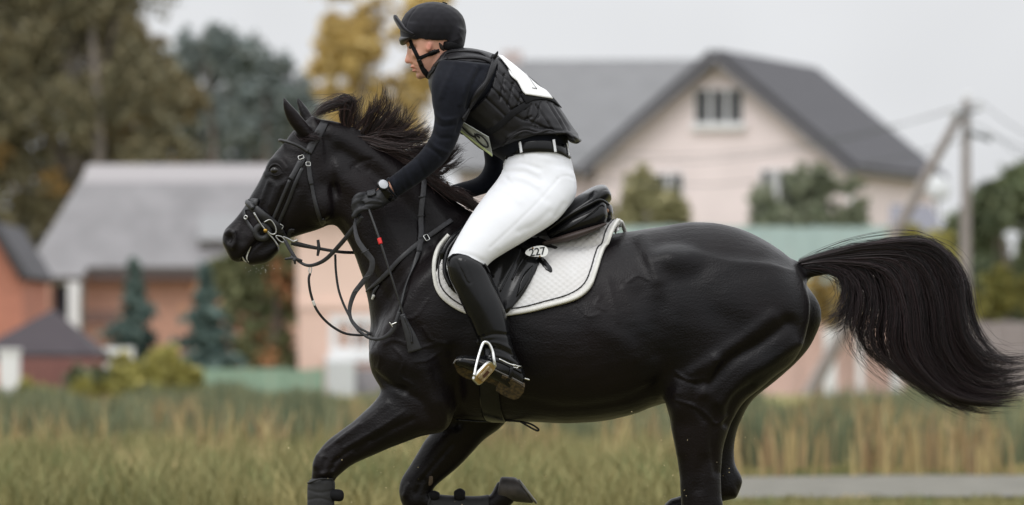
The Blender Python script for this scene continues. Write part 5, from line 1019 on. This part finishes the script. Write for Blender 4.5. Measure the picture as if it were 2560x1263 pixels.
V_, F_ = patch(S_pad, [(1136, 596), (1200, 572), (1290, 590), (1400, 602), (1480, 580), (1547, 553)], [(1088, 690), (1110, 744), (1180, 784), (1280, 784), (1370, 766), (1436, 748), (1470, 722), (1482, 690), (1500, 640), (1526, 586), (1544, 562)], 150, 76, .006, .010, quiltf)
pad = mk('saddle_pad', V_, F_, M_pad); tag(pad, 'white quilted saddle pad with cream edge and black piping under the saddle', 'saddle pad')
V_, F_ = patch(S_pad, [(1136, 596), (1200, 572), (1290, 590), (1400, 602), (1480, 580), (1547, 553)], [(1088, 690), (1110, 744), (1180, 784), (1280, 784), (1370, 766), (1436, 748), (1470, 722), (1482, 690), (1500, 640), (1526, 586), (1544, 562)], 60, 24, .006, .010)
V_ = V_ * np.array([1, -1, 1]); obj_fix(mk('far_side', V_, F_, M_pad, pad))
edge = [(1128, 592), (1098, 632), (1086, 690), (1108, 745), (1180, 785), (1280, 785), (1370, 767), (1438, 748), (1472, 722), (1486, 690), (1504, 636), (1530, 582), (1548, 556)]
strap('binding', S_pad, edge, 10, M_bind, pad, .014, .005, 10)
inner = [(1124, 612), (1106, 640), (1096, 690), (1116, 737), (1183, 775), (1278, 775), (1366, 757), (1430, 738), (1462, 714), (1476, 684), (1494, 632), (1520, 580), (1538, 560)]
L_, N_ = S_pad.lay(inner, 10); mk('piping', *tube(L_ + N_ * .0185, .0026, 6), M_pipe, pad)
tube_obj('rear_lip', [P(1541, 562, -.08), P(1548, 554, -.04), P(1554, 557, .02), P(1561, 574, .09), P(1566, 592, .12)], .008, M_bind, pad)

# ---- saddle
sad = empty('saddle', P(1340, 600, 0), 'black leather jumping saddle with raised cantle under the rider', 'saddle')
M_sad = mat('black_saddle_leather', (0.006, 0.006, 0.0068), rough=.2, var=.25, scale=20, spec=.28, bump=.3, bscale=110, bdist=.001); M_brn = mat('dark_brown_panel_leather', (.035, .022, .018), rough=.6, var=.2, scale=20)
SEATV, SEATQ = fuse([(*loft([(1130, 560, 1150, 600, .10, 0), (1180, 545, 1200, 596, .12, 0), (1260, 556, 1275, 596, .14, 0), (1350, 550, 1366, 590, .16, 0), (1420, 506, 1440, 566, .17, 0), (1476, 470, 1492, 532, .165, 0), (1510, 462, 1524, 506, .13, 0), (1526, 480, 1529, 500, .09, 0)]), 0)], vox=.005, blur=1)
SEATV = sculpt(SEATV, SEATQ, [([(1492, 500), (1508, 476), (1528, 476)], 2, -2.5), ([(1380, 548), (1440, 512), (1490, 484)], 8, -3)], 'near')
mk('seat', SEATV, SEATQ, M_sad, sad)
pn = [(1366, 582, 1376, 600, .03, -.12), (1420, 545, 1428, 590, .045, -.135), (1470, 518, 1484, 574, .05, -.13), (1500, 500, 1512, 560, .048, -.115), (1512, 500, 1520, 540, .035, -.1)]
for s_ in (pn, mir(pn)): mk('panel', *fuse([(*loft(s_), 0)], vox=.005, blur=1), M_sad, sad)
tube_obj('panel_piping', [P(1366, 578, -.165), P(1420, 540, -.18), P(1470, 513, -.18), P(1500, 500, -.168), P(1522, 512, -.14)], .005, M_sad, sad); tube_obj('panel_piping', [P(1376, 592, -.16), P(1440, 560, -.188), P(1480, 530, -.185), P(1500, 512, -.17)], .003, M_sad, sad)
mk('cantle_back', *fuse([(*loft([(1500, 508, 1530, 512, .06, -.03), (1506, 530, 1533, 530, .07, -.03), (1508, 556, 1530, 556, .05, -.03)]), 0)], vox=.005, blur=1), M_sad, sad)
mk('rivet', *ball(1517, 527, -.098, .008, .004, .008), mat('copper_rivet', srgb(150, 110, 84), rough=.5), sad)
mk('under_panel', *fuse([(*loft([(1352, 606, 1358, 614, .012, -.16), (1420, 584, 1424, 602, .03, -.17), (1480, 566, 1484, 580, .03, -.16), (1516, 555, 1518, 562, .02, -.13)]), 0)], vox=.004, blur=1), M_brn, sad)
flapf = lambda x, y: .004 * np.exp(-((x - 1330 + (y - 640) * .45) / 12) ** 2) + .004 * np.exp(-((x - 1290 + (y - 640) * .42) / 10) ** 2) + .004 * np.exp(-((x - 1255 + (y - 640) * .36) / 10) ** 2)
V_, F_ = patch(S_horse, [(1130, 600), (1112, 640), (1106, 680), (1122, 720), (1160, 752), (1200, 772), (1262, 786)], [(1300, 560), (1396, 556), (1382, 596), (1360, 640), (1336, 692), (1310, 740), (1272, 784)], 60, 40, .020, .012, flapf, edge=3)
flap = mk('flap', V_, F_, M_sad, sad)
V_, F_ = patch(S_horse, [(1130, 600), (1112, 640), (1106, 680), (1122, 720), (1160, 752), (1200, 772), (1262, 786)], [(1300, 560), (1396, 556), (1382, 596), (1360, 640), (1336, 692), (1310, 740), (1272, 784)], 30, 20, .020, .012)
obj_fix(mk('flap', V_ * np.array([1, -1, 1]), F_, M_sad, sad))
S_flap = Surf((HV, HQ), (np.array([v.co[:] for v in flap.data.vertices]), np.array([list(p.vertices) for p in flap.data.polygons])))
L_, N_ = S_flap.lay([(1170, 566), (1130, 600), (1108, 640), (1104, 684), (1120, 724), (1160, 756), (1192, 772)], 8); mk('knee_roll', *tube(L_ + N_ * .006, .011, 10), M_sad, flap)
L_, N_ = S_flap.lay([(1150, 590), (1122, 630), (1114, 680), (1130, 716)], 8); mk('knee_roll', *tube(L_ + N_ * .012, .008, 10), M_sad, flap)
for pts in ([(1390, 566), (1368, 616), (1340, 676), (1312, 734), (1278, 778)], [(1352, 570), (1330, 620), (1300, 660), (1280, 700)], [(1312, 592), (1296, 640), (1270, 690), (1250, 730)]):
    L_, N_ = S_flap.lay(pts, 8); mk('seam', *tube(L_ + N_ * .002, .0035, 6), M_sad, flap)
V_, F_ = patch(S_flap, [(1300, 706), (1312, 680), (1332, 664)], [(1290, 744), (1304, 732), (1322, 700)], 12, 8, .002, .008, edge=2); obj_fix(mk('thigh_block', V_, F_, M_leather, flap))
strap('stirrup_leather', S_flap, [(1230, 690), (1222, 760), (1208, 830), (1196, 862)], 14, M_leather, sad, .004, .004); 
tube_obj('stirrup_leather', [P(1196, 800, -.34), P(1196, 830, -.36), P(1206, 862, -.40)], .005, M_leather, sad)
gs = strap('girth', S_horse, [(1230, 770), (1225, 860), (1222, 940), (1225, 1000), (1232, 1036), (1240, 1050)], [40, 44, 46, 50, 52, 50], M_sad, sad, .008, .002)
tube_obj('girth_lace', [P(1140, 1050, -.06), P(1200, 1054, -.05), P(1270, 1052, -.06), P(1320, 1058, -.08), P(1345, 1072, -.08), P(1340, 1076, -.08), P(1300, 1054, -.08)], .0035, M_leather, sad)
# near stirrup iron: arch, tread with worn pad
ap_ = [(1185, 940, -.50), (1190, 915, -.475), (1198, 885, -.45), (1206, 862, -.425), (1214, 856, -.42), (1224, 862, -.42), (1232, 880, -.425), (1235, 900, -.435), (1238, 918, -.43)]
irn = tube_obj('stirrup', [P(*a) for a in ap_], [.005, .005, .0052, .0062, .0078, .0064, .0058, .0062, .007], M_steel, sad, 6, 10)
t0, t1, t2, t3 = P(1179, 948, -.50), P(1224, 900, -.47), P(1241, 918, -.43), P(1196, 966, -.46)
def rounded(c, k=.28, n=6):
    o_ = []
    for i in range(4):
        a, b, d = c[i - 1], c[i], c[(i + 1) % 4]; p0 = b + (a - b) * k; p1 = b + (d - b) * k
        for t in np.linspace(0, 1, n): o_.append((1 - t) ** 2 * p0 + 2 * t * (1 - t) * b + t * t * p1)
    return np.array(o_)
nt_ = unit(np.cross(t1 - t0, t3 - t0)); nt_ = nt_ if nt_[1] < 0 else -nt_
def plate(c, h0, h1, m, name, k=.3):
    q = rounded(c, k); n = len(q); V = np.concatenate([q + nt_ * h0, q + nt_ * h1]); return obj_fix(mk(name, V, [tuple(range(n)), tuple(range(n, 2 * n))] + [(i, (i + 1) % n, n + (i + 1) % n, n + i) for i in range(n)], m, irn, False))
plate([t0, t1, t2, t3], -.006, .004, M_steel, 'tread', .3)
c_ = (t0 + t1 + t2 + t3) / 4; plate([c_ + (a - c_) * np.array([.9, .9, .9]) for a in (t0, t1, t2, t3)], .0042, .006, M_brass, 'tread_base', .3)
plate([c_ + (a - c_) * .62 for a in (t0, t1, t2, t3)], .0062, .010, mat('rusty_tread_pad', srgb(104, 82, 40), rough=.7, col2=srgb(176, 160, 130), scale=70), 'tread_pad', .1)
plate([c_ + (a - c_) * np.array([.3, .3, .3]) for a in (t0, t1, t2, t3)], .0102, .011, mat('dark_rust', srgb(74, 44, 24), rough=.8), 'tread_slot', .1)

# ---- number tag 227 on its strap
nt0 = empty('number_tag', P(1340, 637, -.36), 'small white tag numbered 227 on a black strap over the pad', 'number tag')
strap('strap', S_flap, [(1276, 600), (1300, 614), (1322, 628)], 18, M_leather, nt0, .004, .006); strap('strap', S_flap, [(1346, 650), (1360, 666), (1372, 680), (1378, 688)], [17, 17, 16, 5], M_leather, nt0, .004, .016)
l0, n0 = S_flap.hit(1342, 637); n0 = unit(n0 * .4 + np.array([0, -1, .1])); ctr = l0 + n0 * .03; ux = unit(np.array([.985, 0, .17]) - n0 * (np.array([.985, 0, .17]) @ n0)); uz = np.cross(ux, n0) * -1; uz = uz if uz[2] > 0 else -uz
oc = [(-.047, .004), (-.030, .018), (-.002, .024), (.026, .022), (.040, .010), (.040, -.008), (.024, -.021), (-.006, -.017), (-.034, -.010)]
oc = cr(np.array(oc) * .95, 4, True); n = len(oc); V_ = np.concatenate([[ctr + ux * a + uz * b for a, b in oc], [ctr + ux * a + uz * b + n0 * .003 for a, b in oc]])
obj_fix(mk('plate', V_, [tuple(range(n)), tuple(range(n, 2 * n))] + [(i, (i + 1) % n, n + (i + 1) % n, n + i) for i in range(n)], mat('white_tag_plastic', (.78, .78, .76), rough=.35, var=.03), nt0, False))
fc_ = bpy.data.curves.new('digits', 'FONT'); fc_.body = '227'; fc_.size = .040; fc_.align_x = 'CENTER'; fc_.align_y = 'CENTER'; fc_.extrude = .0004; fc_.offset = .0006
fo = bpy.data.objects.new('digits_tmp', fc_); COL.objects.link(fo); bpy.context.view_layer.update(); me = bpy.data.meshes.new_from_object(fo.evaluated_get(bpy.context.evaluated_depsgraph_get())); bpy.data.objects.remove(fo)
me.transform(Matrix(((*[float(v) for v in (ux[0], uz[0], n0[0])], float((ctr + n0 * .0038)[0])), (*[float(v) for v in (ux[1], uz[1], n0[1])], float((ctr + n0 * .0038)[1])), (*[float(v) for v in (ux[2], uz[2], n0[2])], float((ctr + n0 * .0038)[2])), (0, 0, 0, 1))))
me.materials.clear(); me.materials.append(M_pipe); link('digits', me, nt0)
for a, b in ((.006, -.018), (-.014, .017)): mk('rivet', *tube(np.array([ctr + ux * a + uz * b, ctr + ux * a + uz * b + n0 * .006]), .0032, 10), mat('brass_rivet', srgb(150, 120, 70), rough=.4, metal=1), nt0)

# ---- bridle
M_tack = mat('black_bridle_leather', (0.017, 0.017, 0.019), rough=.42, var=.3, scale=40, spec=.4, bump=.3, bscale=160, bdist=.0008)
brd = empty('bridle', P(760, 400, 0), 'black leather bridle with padded noseband and steel buckles', 'bridle')
def bs(name, pts, w_, th=.004, off=.002, parent=brd, m=M_tack): return strap(name, S_horse, pts, w_, m, parent, th, off)
bs('headpiece', [(812, 308), (796, 334), (782, 360), (770, 384)], [20, 22, 20, 18], .005, .003)
bs('headpiece_tail', [(768, 378), (758, 400), (748, 418)], 11); ck = bs('cheekpiece', [(752, 402), (736, 432), (726, 448)], 13, .005, .003); bs('cheekpiece_lower', [(724, 450), (708, 490), (690, 532), (676, 560)], 8); bs('cheekpiece_back', [(756, 420), (735, 464), (722, 500), (704, 540), (692, 566)], 9)
bs('throatlatch', [(770, 386), (772, 420), (778, 460), (788, 505), (800, 545), (812, 568), (822, 572)], 10, .0045)
bs('throatlatch_keeper', [(771, 412), (774, 442), (778, 462)], 12, .003, .006)
nb_ = bs('noseband', [(616, 498), (640, 524), (668, 545), (692, 566), (706, 582)], [20, 22, 22, 20, 16], .010, .003)
bs('flash_strap', [(612, 512), (612, 540), (620, 556), (632, 574), (642, 590)], 9); bs('curb_strap', [(700, 574), (716, 592), (732, 602), (742, 606)], 10, .005)
tube_obj('browband', [P(698, 352, -.03), P(702, 351, -.07), P(726, 357, -.088), P(748, 366, -.092), P(770, 380, -.088)], [.005, .0055, .006, .006, .008], M_tack, brd)
tube_obj('browband', [P(698, 352, -.03), P(700, 351, .0), P(704, 352, .04), P(715, 360, .075)], .0055, M_tack, brd)
tube_obj('nose_roll', [P(634, 522, -.066), P(626, 512, -.05), P(621, 507, -.02), P(621, 507, .02), P(627, 512, .05), P(636, 522, .064)], [.010, .012, .013, .013, .012, .010], M_tack, nb_)
def buckle(x, y, w_, h_, rot, parent, surf=S_horse, off=.008, m=M_steel, r=.0016):
    l, n_ = surf.hit(x, y); a = math.radians(rot); t = np.array([math.cos(a), 0, math.sin(a)]); t = unit(t - n_ * (t @ n_)); b = np.cross(n_, t); c = l + n_ * off
    q = [c + t * w_ / 2 * i + b * h_ / 2 * j for i, j in ((-1, -1), (-1, 1), (1, 1), (1, -1))]; q2 = rounded(np.array(q), .2, 3); o_ = mk('buckle', *tube(np.concatenate([q2, q2[:2]]), r, 6), m, parent)
    return o_
buckle(753, 395, .020, .014, 20, brd); buckle(770, 411, .016, .014, 0, brd); buckle(617, 544, .012, .012, 60, brd); 
# bit: rubber guard, ring, cheek bar
M_bitst = mat('used_steel', (.36, .36, .35), rough=.35, var=.15, scale=40, metal=1.0)
bit = empty('bit', P(666, 577, -.08), 'steel full-cheek bit with black rubber guard at the mouth', 'bit')
lb, nb2 = S_horse.hit(656, 580); nb2 = unit(nb2 * .5 + np.array([0, -1, 0]))
M_rub = mat('black_rubber', (.012, .012, .013), rough=.6, var=.1)
cg = lb + nb2 * .006; u1 = unit(np.cross(nb2, [0, 0, 1.0])); u2 = np.cross(nb2, u1)
gp = np.array([cg + .024 * (u1 * math.cos(t) + u2 * math.sin(t)) for t in np.linspace(0, 6.2832, 30)]); Vg, Fg = tube(gp, .012, 10, False); obj_fix(mk('guard', Vg, Fg, M_rub, bit))
yb = float(cg[1]) - .016
tube_obj('cheek_bar', [P(636, 534, yb), P(652, 560, yb), P(668, 580, yb), P(684, 598, yb), P(696, 616, yb)], [.0042, .003, .0036, .0028, .0034], M_bitst, bit); mk('bar_end', *ball(636, 534, yb, .0045, .0045, .0045), M_bitst, bit)
mk('hinge', *ball(664, 577, yb - .004, .009, .007, .008), mat('brass_joint', srgb(170, 136, 70), rough=.3, metal=1), bit)
tube_obj('ring', [P(*a, yb - .004) for a in ((660, 556), (676, 550), (688, 566), (690, 582), (680, 586), (668, 578))], .0028, M_bitst, bit, 6, 8); tube_obj('ring', [P(*a, yb - .002) for a in ((690, 590), (696, 600), (706, 606), (712, 602), (704, 592))], .0026, M_bitst, bit, 6, 8, True)
tube_obj('curb_chain', [P(*a, -.05) for a in ((708, 592), (722, 598), (734, 604), (744, 600))], .004, M_bitst, bit); tube_obj('ring', [P(*a, -.075) for a in ((700, 560), (708, 566), (704, 574))], .002, M_bitst, bit, 4, 6)
# foam at the lips
def lipchain(pts, r): return chain([(*p, float(S_horse.hit(*p)[0][1]) - .001) for p in pts], r)
o = mk('foam', *fuse([(*lipchain([(630, 612), (622, 628), (617, 644), (622, 656)], [.0012, .003, .0035, .002]), 0), (*lipchain([(606, 642), (610, 650), (616, 655)], [.002, .0035, .0025]), .003)], vox=.0015, blur=1, hw=4), mat('white_saliva_foam', (.5, .5, .46), rough=.25, var=.25, scale=120, spec=.6, bump=.5, bscale=300)); tag(o, 'white foam dripping from the horse\'s lips', 'foam')
drops = MB()
for _ in range(22):
    V_, T_ = ball(random.gauss(655, 22), random.gauss(672, 8), random.uniform(-.06, .03), .0011, .0011, .0011); 
    bm = None; drops.add(V_[:12] if False else V_, T_) if len(drops.V) < 4000 else None
o = drops.build('saliva_drops', mat('clear_spittle', (.7, .7, .66), rough=.1), None, True); tag(o, 'spray of tiny saliva drops below the horse\'s chin', 'drops', None, 'stuff')

# ---- reins, martingale, whip
def lead(name, pts, w_, m, parent=None, thick=.004, sub=8, tilt=(0, -1, 0)):
    p = cr(PP(np.array(pts, float)), sub); n_ = np.tile(np.array(tilt, float), (len(p), 1)); wd = np.interp(np.linspace(0, 1, len(p)), np.linspace(0, 1, np.size(w_)), np.atleast_1d(w_)) / PPM
    return obj_fix(mk(name, *ribbon(p, n_, wd, thick), m, parent))
M_web = mat('dark_webbing_rein', (.034, .034, .038), rough=.75, var=.25, scale=90)
rn = empty('reins', P(800, 640, -.1), 'black leather and webbing reins looping from the bit to the rider\'s glove', 'reins')
lead('near_rein', [(712, 600, -.09), (730, 632, -.10), (748, 654, -.11), (775, 664, -.125), (812, 650, -.15), (850, 612, -.18), (880, 575, -.20), (905, 540, -.21)], [9, 9, 7, 8, 10, 11, 11, 11], M_tack, rn)
lead('far_rein', [(728, 606, .0), (750, 612, .0), (800, 622, .0), (850, 630, .01), (890, 632, .05)], [13, 12, 8, 8, 8], M_tack, rn); lead('rein_stop', [(795, 600, -.006), (797, 620, -.008), (794, 640, -.006)], [7, 9, 6], M_tack, rn)
lead('rein_stop', [(712, 648, -.112), (734, 646, -.116), (756, 652, -.116)], [5, 8, 5], M_tack, rn); lead('rein_stop', [(728, 640, -.106), (736, 650, -.118), (738, 660, -.112)], [5, 8, 4], M_tack, rn)
web = [(889, 548, -.2), (887, 568, -.215), (894, 600, -.23), (912, 628, -.24), (930, 652, -.24), (926, 680, -.235), (905, 708, -.225), (885, 735, -.22), (874, 772, -.22), (878, 800, -.225), (896, 826, -.235)]
lead('hanging_rein', web, [6, 8, 12, 14, 14, 14, 13, 12, 10, 8, 7], M_web, rn, .004, 8, (.15, -1, .1))
lead('buckle_end', [(896, 826, -.235), (925, 846, -.25), (955, 846, -.26), (980, 828, -.265), (990, 806, -.265), (998, 780, -.26)], [8, 7, 9, 12, 11, 8], M_tack, rn)
for x_, y_, a in ((913, 630, -30), (918, 692, 30), (890, 728, 35)):
    lead('grip', [(x_ - 9, y_ + 4, -.25), (x_ + 9, y_ - 4 if a > 0 else y_ - 6, -.25)], 3, M_tack, rn, .008, 3)
tube_obj('rein_buckle', [P(978, 812, -.272), P(992, 806, -.272)], .0022, M_steel, rn); tube_obj('rein_buckle', [P(974, 806, -.272), P(982, 818, -.272)], .002, M_steel, rn)
# neck side of the rein laid on the neck
strap('neck_rein', S_horse, [(1058, 452), (1056, 500), (1053, 550), (1050, 600), (1046, 630)], 13, M_web, rn, .004, .008); strap('neck_rein', S_horse, [(1046, 630), (1034, 672), (1018, 720), (1004, 770), (998, 784)], [11, 9, 7, 6, 6], M_tack, rn, .004, .008)
for y_ in (495, 540, 597): strap('grip', S_horse, [(1046, y_ + 1), (1062, y_ - 1)], 3, M_tack, rn, .006, .009)
mt = empty('martingale', P(950, 720, -.2), 'black leather breastplate and running martingale across the horse\'s chest', 'martingale')
strap('shoulder_strap', S_horse, [(1128, 553), (1100, 572), (1070, 592)], 12, M_web, mt, .004, .005); strap('shoulder_strap', S_horse, [(1066, 594), (1030, 622), (998, 652), (970, 684), (945, 708), (920, 728)], [12, 12, 12, 13, 11, 4], M_tack, mt, .004, .006)
strap('chest_strap', S_horse, [(948, 712), (938, 728), (932, 745)], 8, M_tack, mt, .004, .002); tube_obj('chest_keeper', [S_horse.hit(935, 738)[0] + np.array([0, -.008, 0]), S_horse.hit(931, 748)[0] + np.array([0, -.008, 0])], .005, M_bind, mt)
buckle(1063, 598, .018, .022, 30, mt, S_horse, .014, M_steel, .002)
tube_obj('fork', [P(*a) for a in ((775, 684, -.12), (772, 700, -.12), (777, 735, -.11), (792, 775, -.10), (820, 808, -.08), (858, 832, -.06), (895, 838, -.04), (928, 836, -.03))], .0048, M_tack, mt); tube_obj('fork', [P(*a) for a in ((838, 636, .06), (840, 680, .06), (848, 730, .05), (868, 780, .03), (892, 815, .0), (928, 836, -.03))], .0045, M_tack, mt)
tube_obj('fork_ring', [P(*a, -.125) for a in ((776, 662), (779, 672), (776, 684), (772, 676))], .0022, M_steel, mt, 5, 6, True); tube_obj('fork_mark', [P(782, 752, -.111), P(787, 764, -.108)], .0052, M_bind, mt)
wh = empty('whip', P(926, 530, -.22), 'thin black whip with red band and flat leather flap in the rider\'s hand', 'whip')
wpts = [(915, 505, -.205), (928, 540, -.235), (950, 602, -.27), (980, 696, -.285), (1000, 758, -.285), (1010, 792, -.285)]
tube_obj('shaft', [P(*a) for a in wpts], [.0052, .0050, .0045, .004, .0036, .0034], mat('black_whip_shaft', (.014, .014, .015), rough=.5), wh)
tube_obj('band', [P(947.5, 596, -.268), P(952, 610, -.272)], .0078, mat('red_tape', srgb(206, 40, 40), rough=.5, var=.05), wh)
lead('flap', [(1006, 786, -.286), (1014, 810, -.288), (1028, 845, -.288), (1038, 878, -.286)], [12, 18, 28, 36], M_tack, wh, .005); tube_obj('flap_fold', [P(1010, 790, -.292), P(1026, 830, -.294), (P(1030, 858, -.294))], .0045, M_tack, wh)

# ---- leg boots on the front legs
M_neo = mat('black_neoprene', (.012, .012, .013), rough=.7, var=.2, scale=30, bump=.5, bscale=60, bdist=.002)
def legboot(st, label, straps, rim):
    e = empty('tendon_boot', P(st[0][0], st[0][1], st[0][5]), label, 'leg boot', 'boots on the horse\'s front legs'); V, Q = fuse([(*loft(st), 0)], vox=.004, blur=1, hw=5)
    Vs = sculpt(V, Q, [([(768, 1225), (800, 1232), (835, 1226)], 3, -2), ([(768, 1250), (800, 1246), (835, 1256)], 3, -2)]); sh = mk('shell', Vs, Q, M_neo, e)
    for s_ in straps: mk('strap_end', *fuse([(*loft(s_), 0)], vox=.004, blur=1, hw=5), M_strapb, e)
    tube_obj('rim', [P(*a) for a in rim], .0035, M_neo, e); return e
legboot([(780, 1196, 834, 1198, .042, -.155), (769, 1210, 838, 1212, .046, -.155), (768, 1270, 836, 1270, .046, -.155), (768, 1340, 834, 1340, .044, -.155), (766, 1400, 840, 1398, .048, -.155)], 'black tendon boot on the near front leg at the frame bottom', [[(822, 1222, 824, 1252, .02, -.17), (852, 1224, 852, 1254, .018, -.17), (860, 1232, 860, 1246, .012, -.17)], [(822, 1262, 824, 1292, .02, -.17), (852, 1262, 852, 1292, .018, -.17), (860, 1270, 860, 1284, .012, -.17)]], [(770, 1208, -.17), (782, 1204, -.2), (800, 1198, -.206), (832, 1198, -.18)])
legboot([(1070, 1232, 1066, 1288, .04, .155), (1120, 1238, 1118, 1292, .042, .155), (1190, 1240, 1188, 1292, .042, .155), (1224, 1236, 1222, 1294, .046, .155)], 'black tendon boot on the folded far front leg', [[(1072, 1230, 1074, 1250, .02, .13), (1086, 1226, 1086, 1254, .022, .13), (1100, 1232, 1098, 1250, .018, .13)], [(1134, 1228, 1136, 1250, .02, .13), (1150, 1220, 1150, 1254, .022, .13), (1164, 1228, 1162, 1250, .018, .13)]], [(1072, 1232, .13), (1075, 1250, .115), (1072, 1270, .12)])
V_, F_ = patch(S_horse, [(1072, 1190), (1078, 1186), (1083, 1192)], [(1070, 1216), (1076, 1218), (1082, 1208)], 8, 6, -.002, .005, edge=2); 
ch_o = mk('chestnut', V_, F_, mat('horny_chestnut', srgb(92, 78, 66), rough=.8, var=.3, scale=60), horse)

# ---- flecks of turf thrown up by the hooves
fl = MB()
for _ in range(120):
    x_, y_ = (random.gauss(1680, 190), random.gauss(1150, 70)) if random.random() < .6 else (random.gauss(1000, 190), random.gauss(1190, 50))
    c_ = P(x_, y_, random.uniform(-.5, .5)); r_ = random.uniform(.0008, .0022); d_ = rng.normal(size=(4, 3)) * r_; fl.add(c_ + d_, [(0, 1, 2), (0, 3, 1), (1, 3, 2), (0, 2, 3)])
o = fl.build('turf_flecks', mat('straw_flecks', srgb(196, 180, 140), rough=.9, var=.2)); tag(o, 'tiny flecks of turf thrown up around the hooves', 'flecks', None, 'stuff')
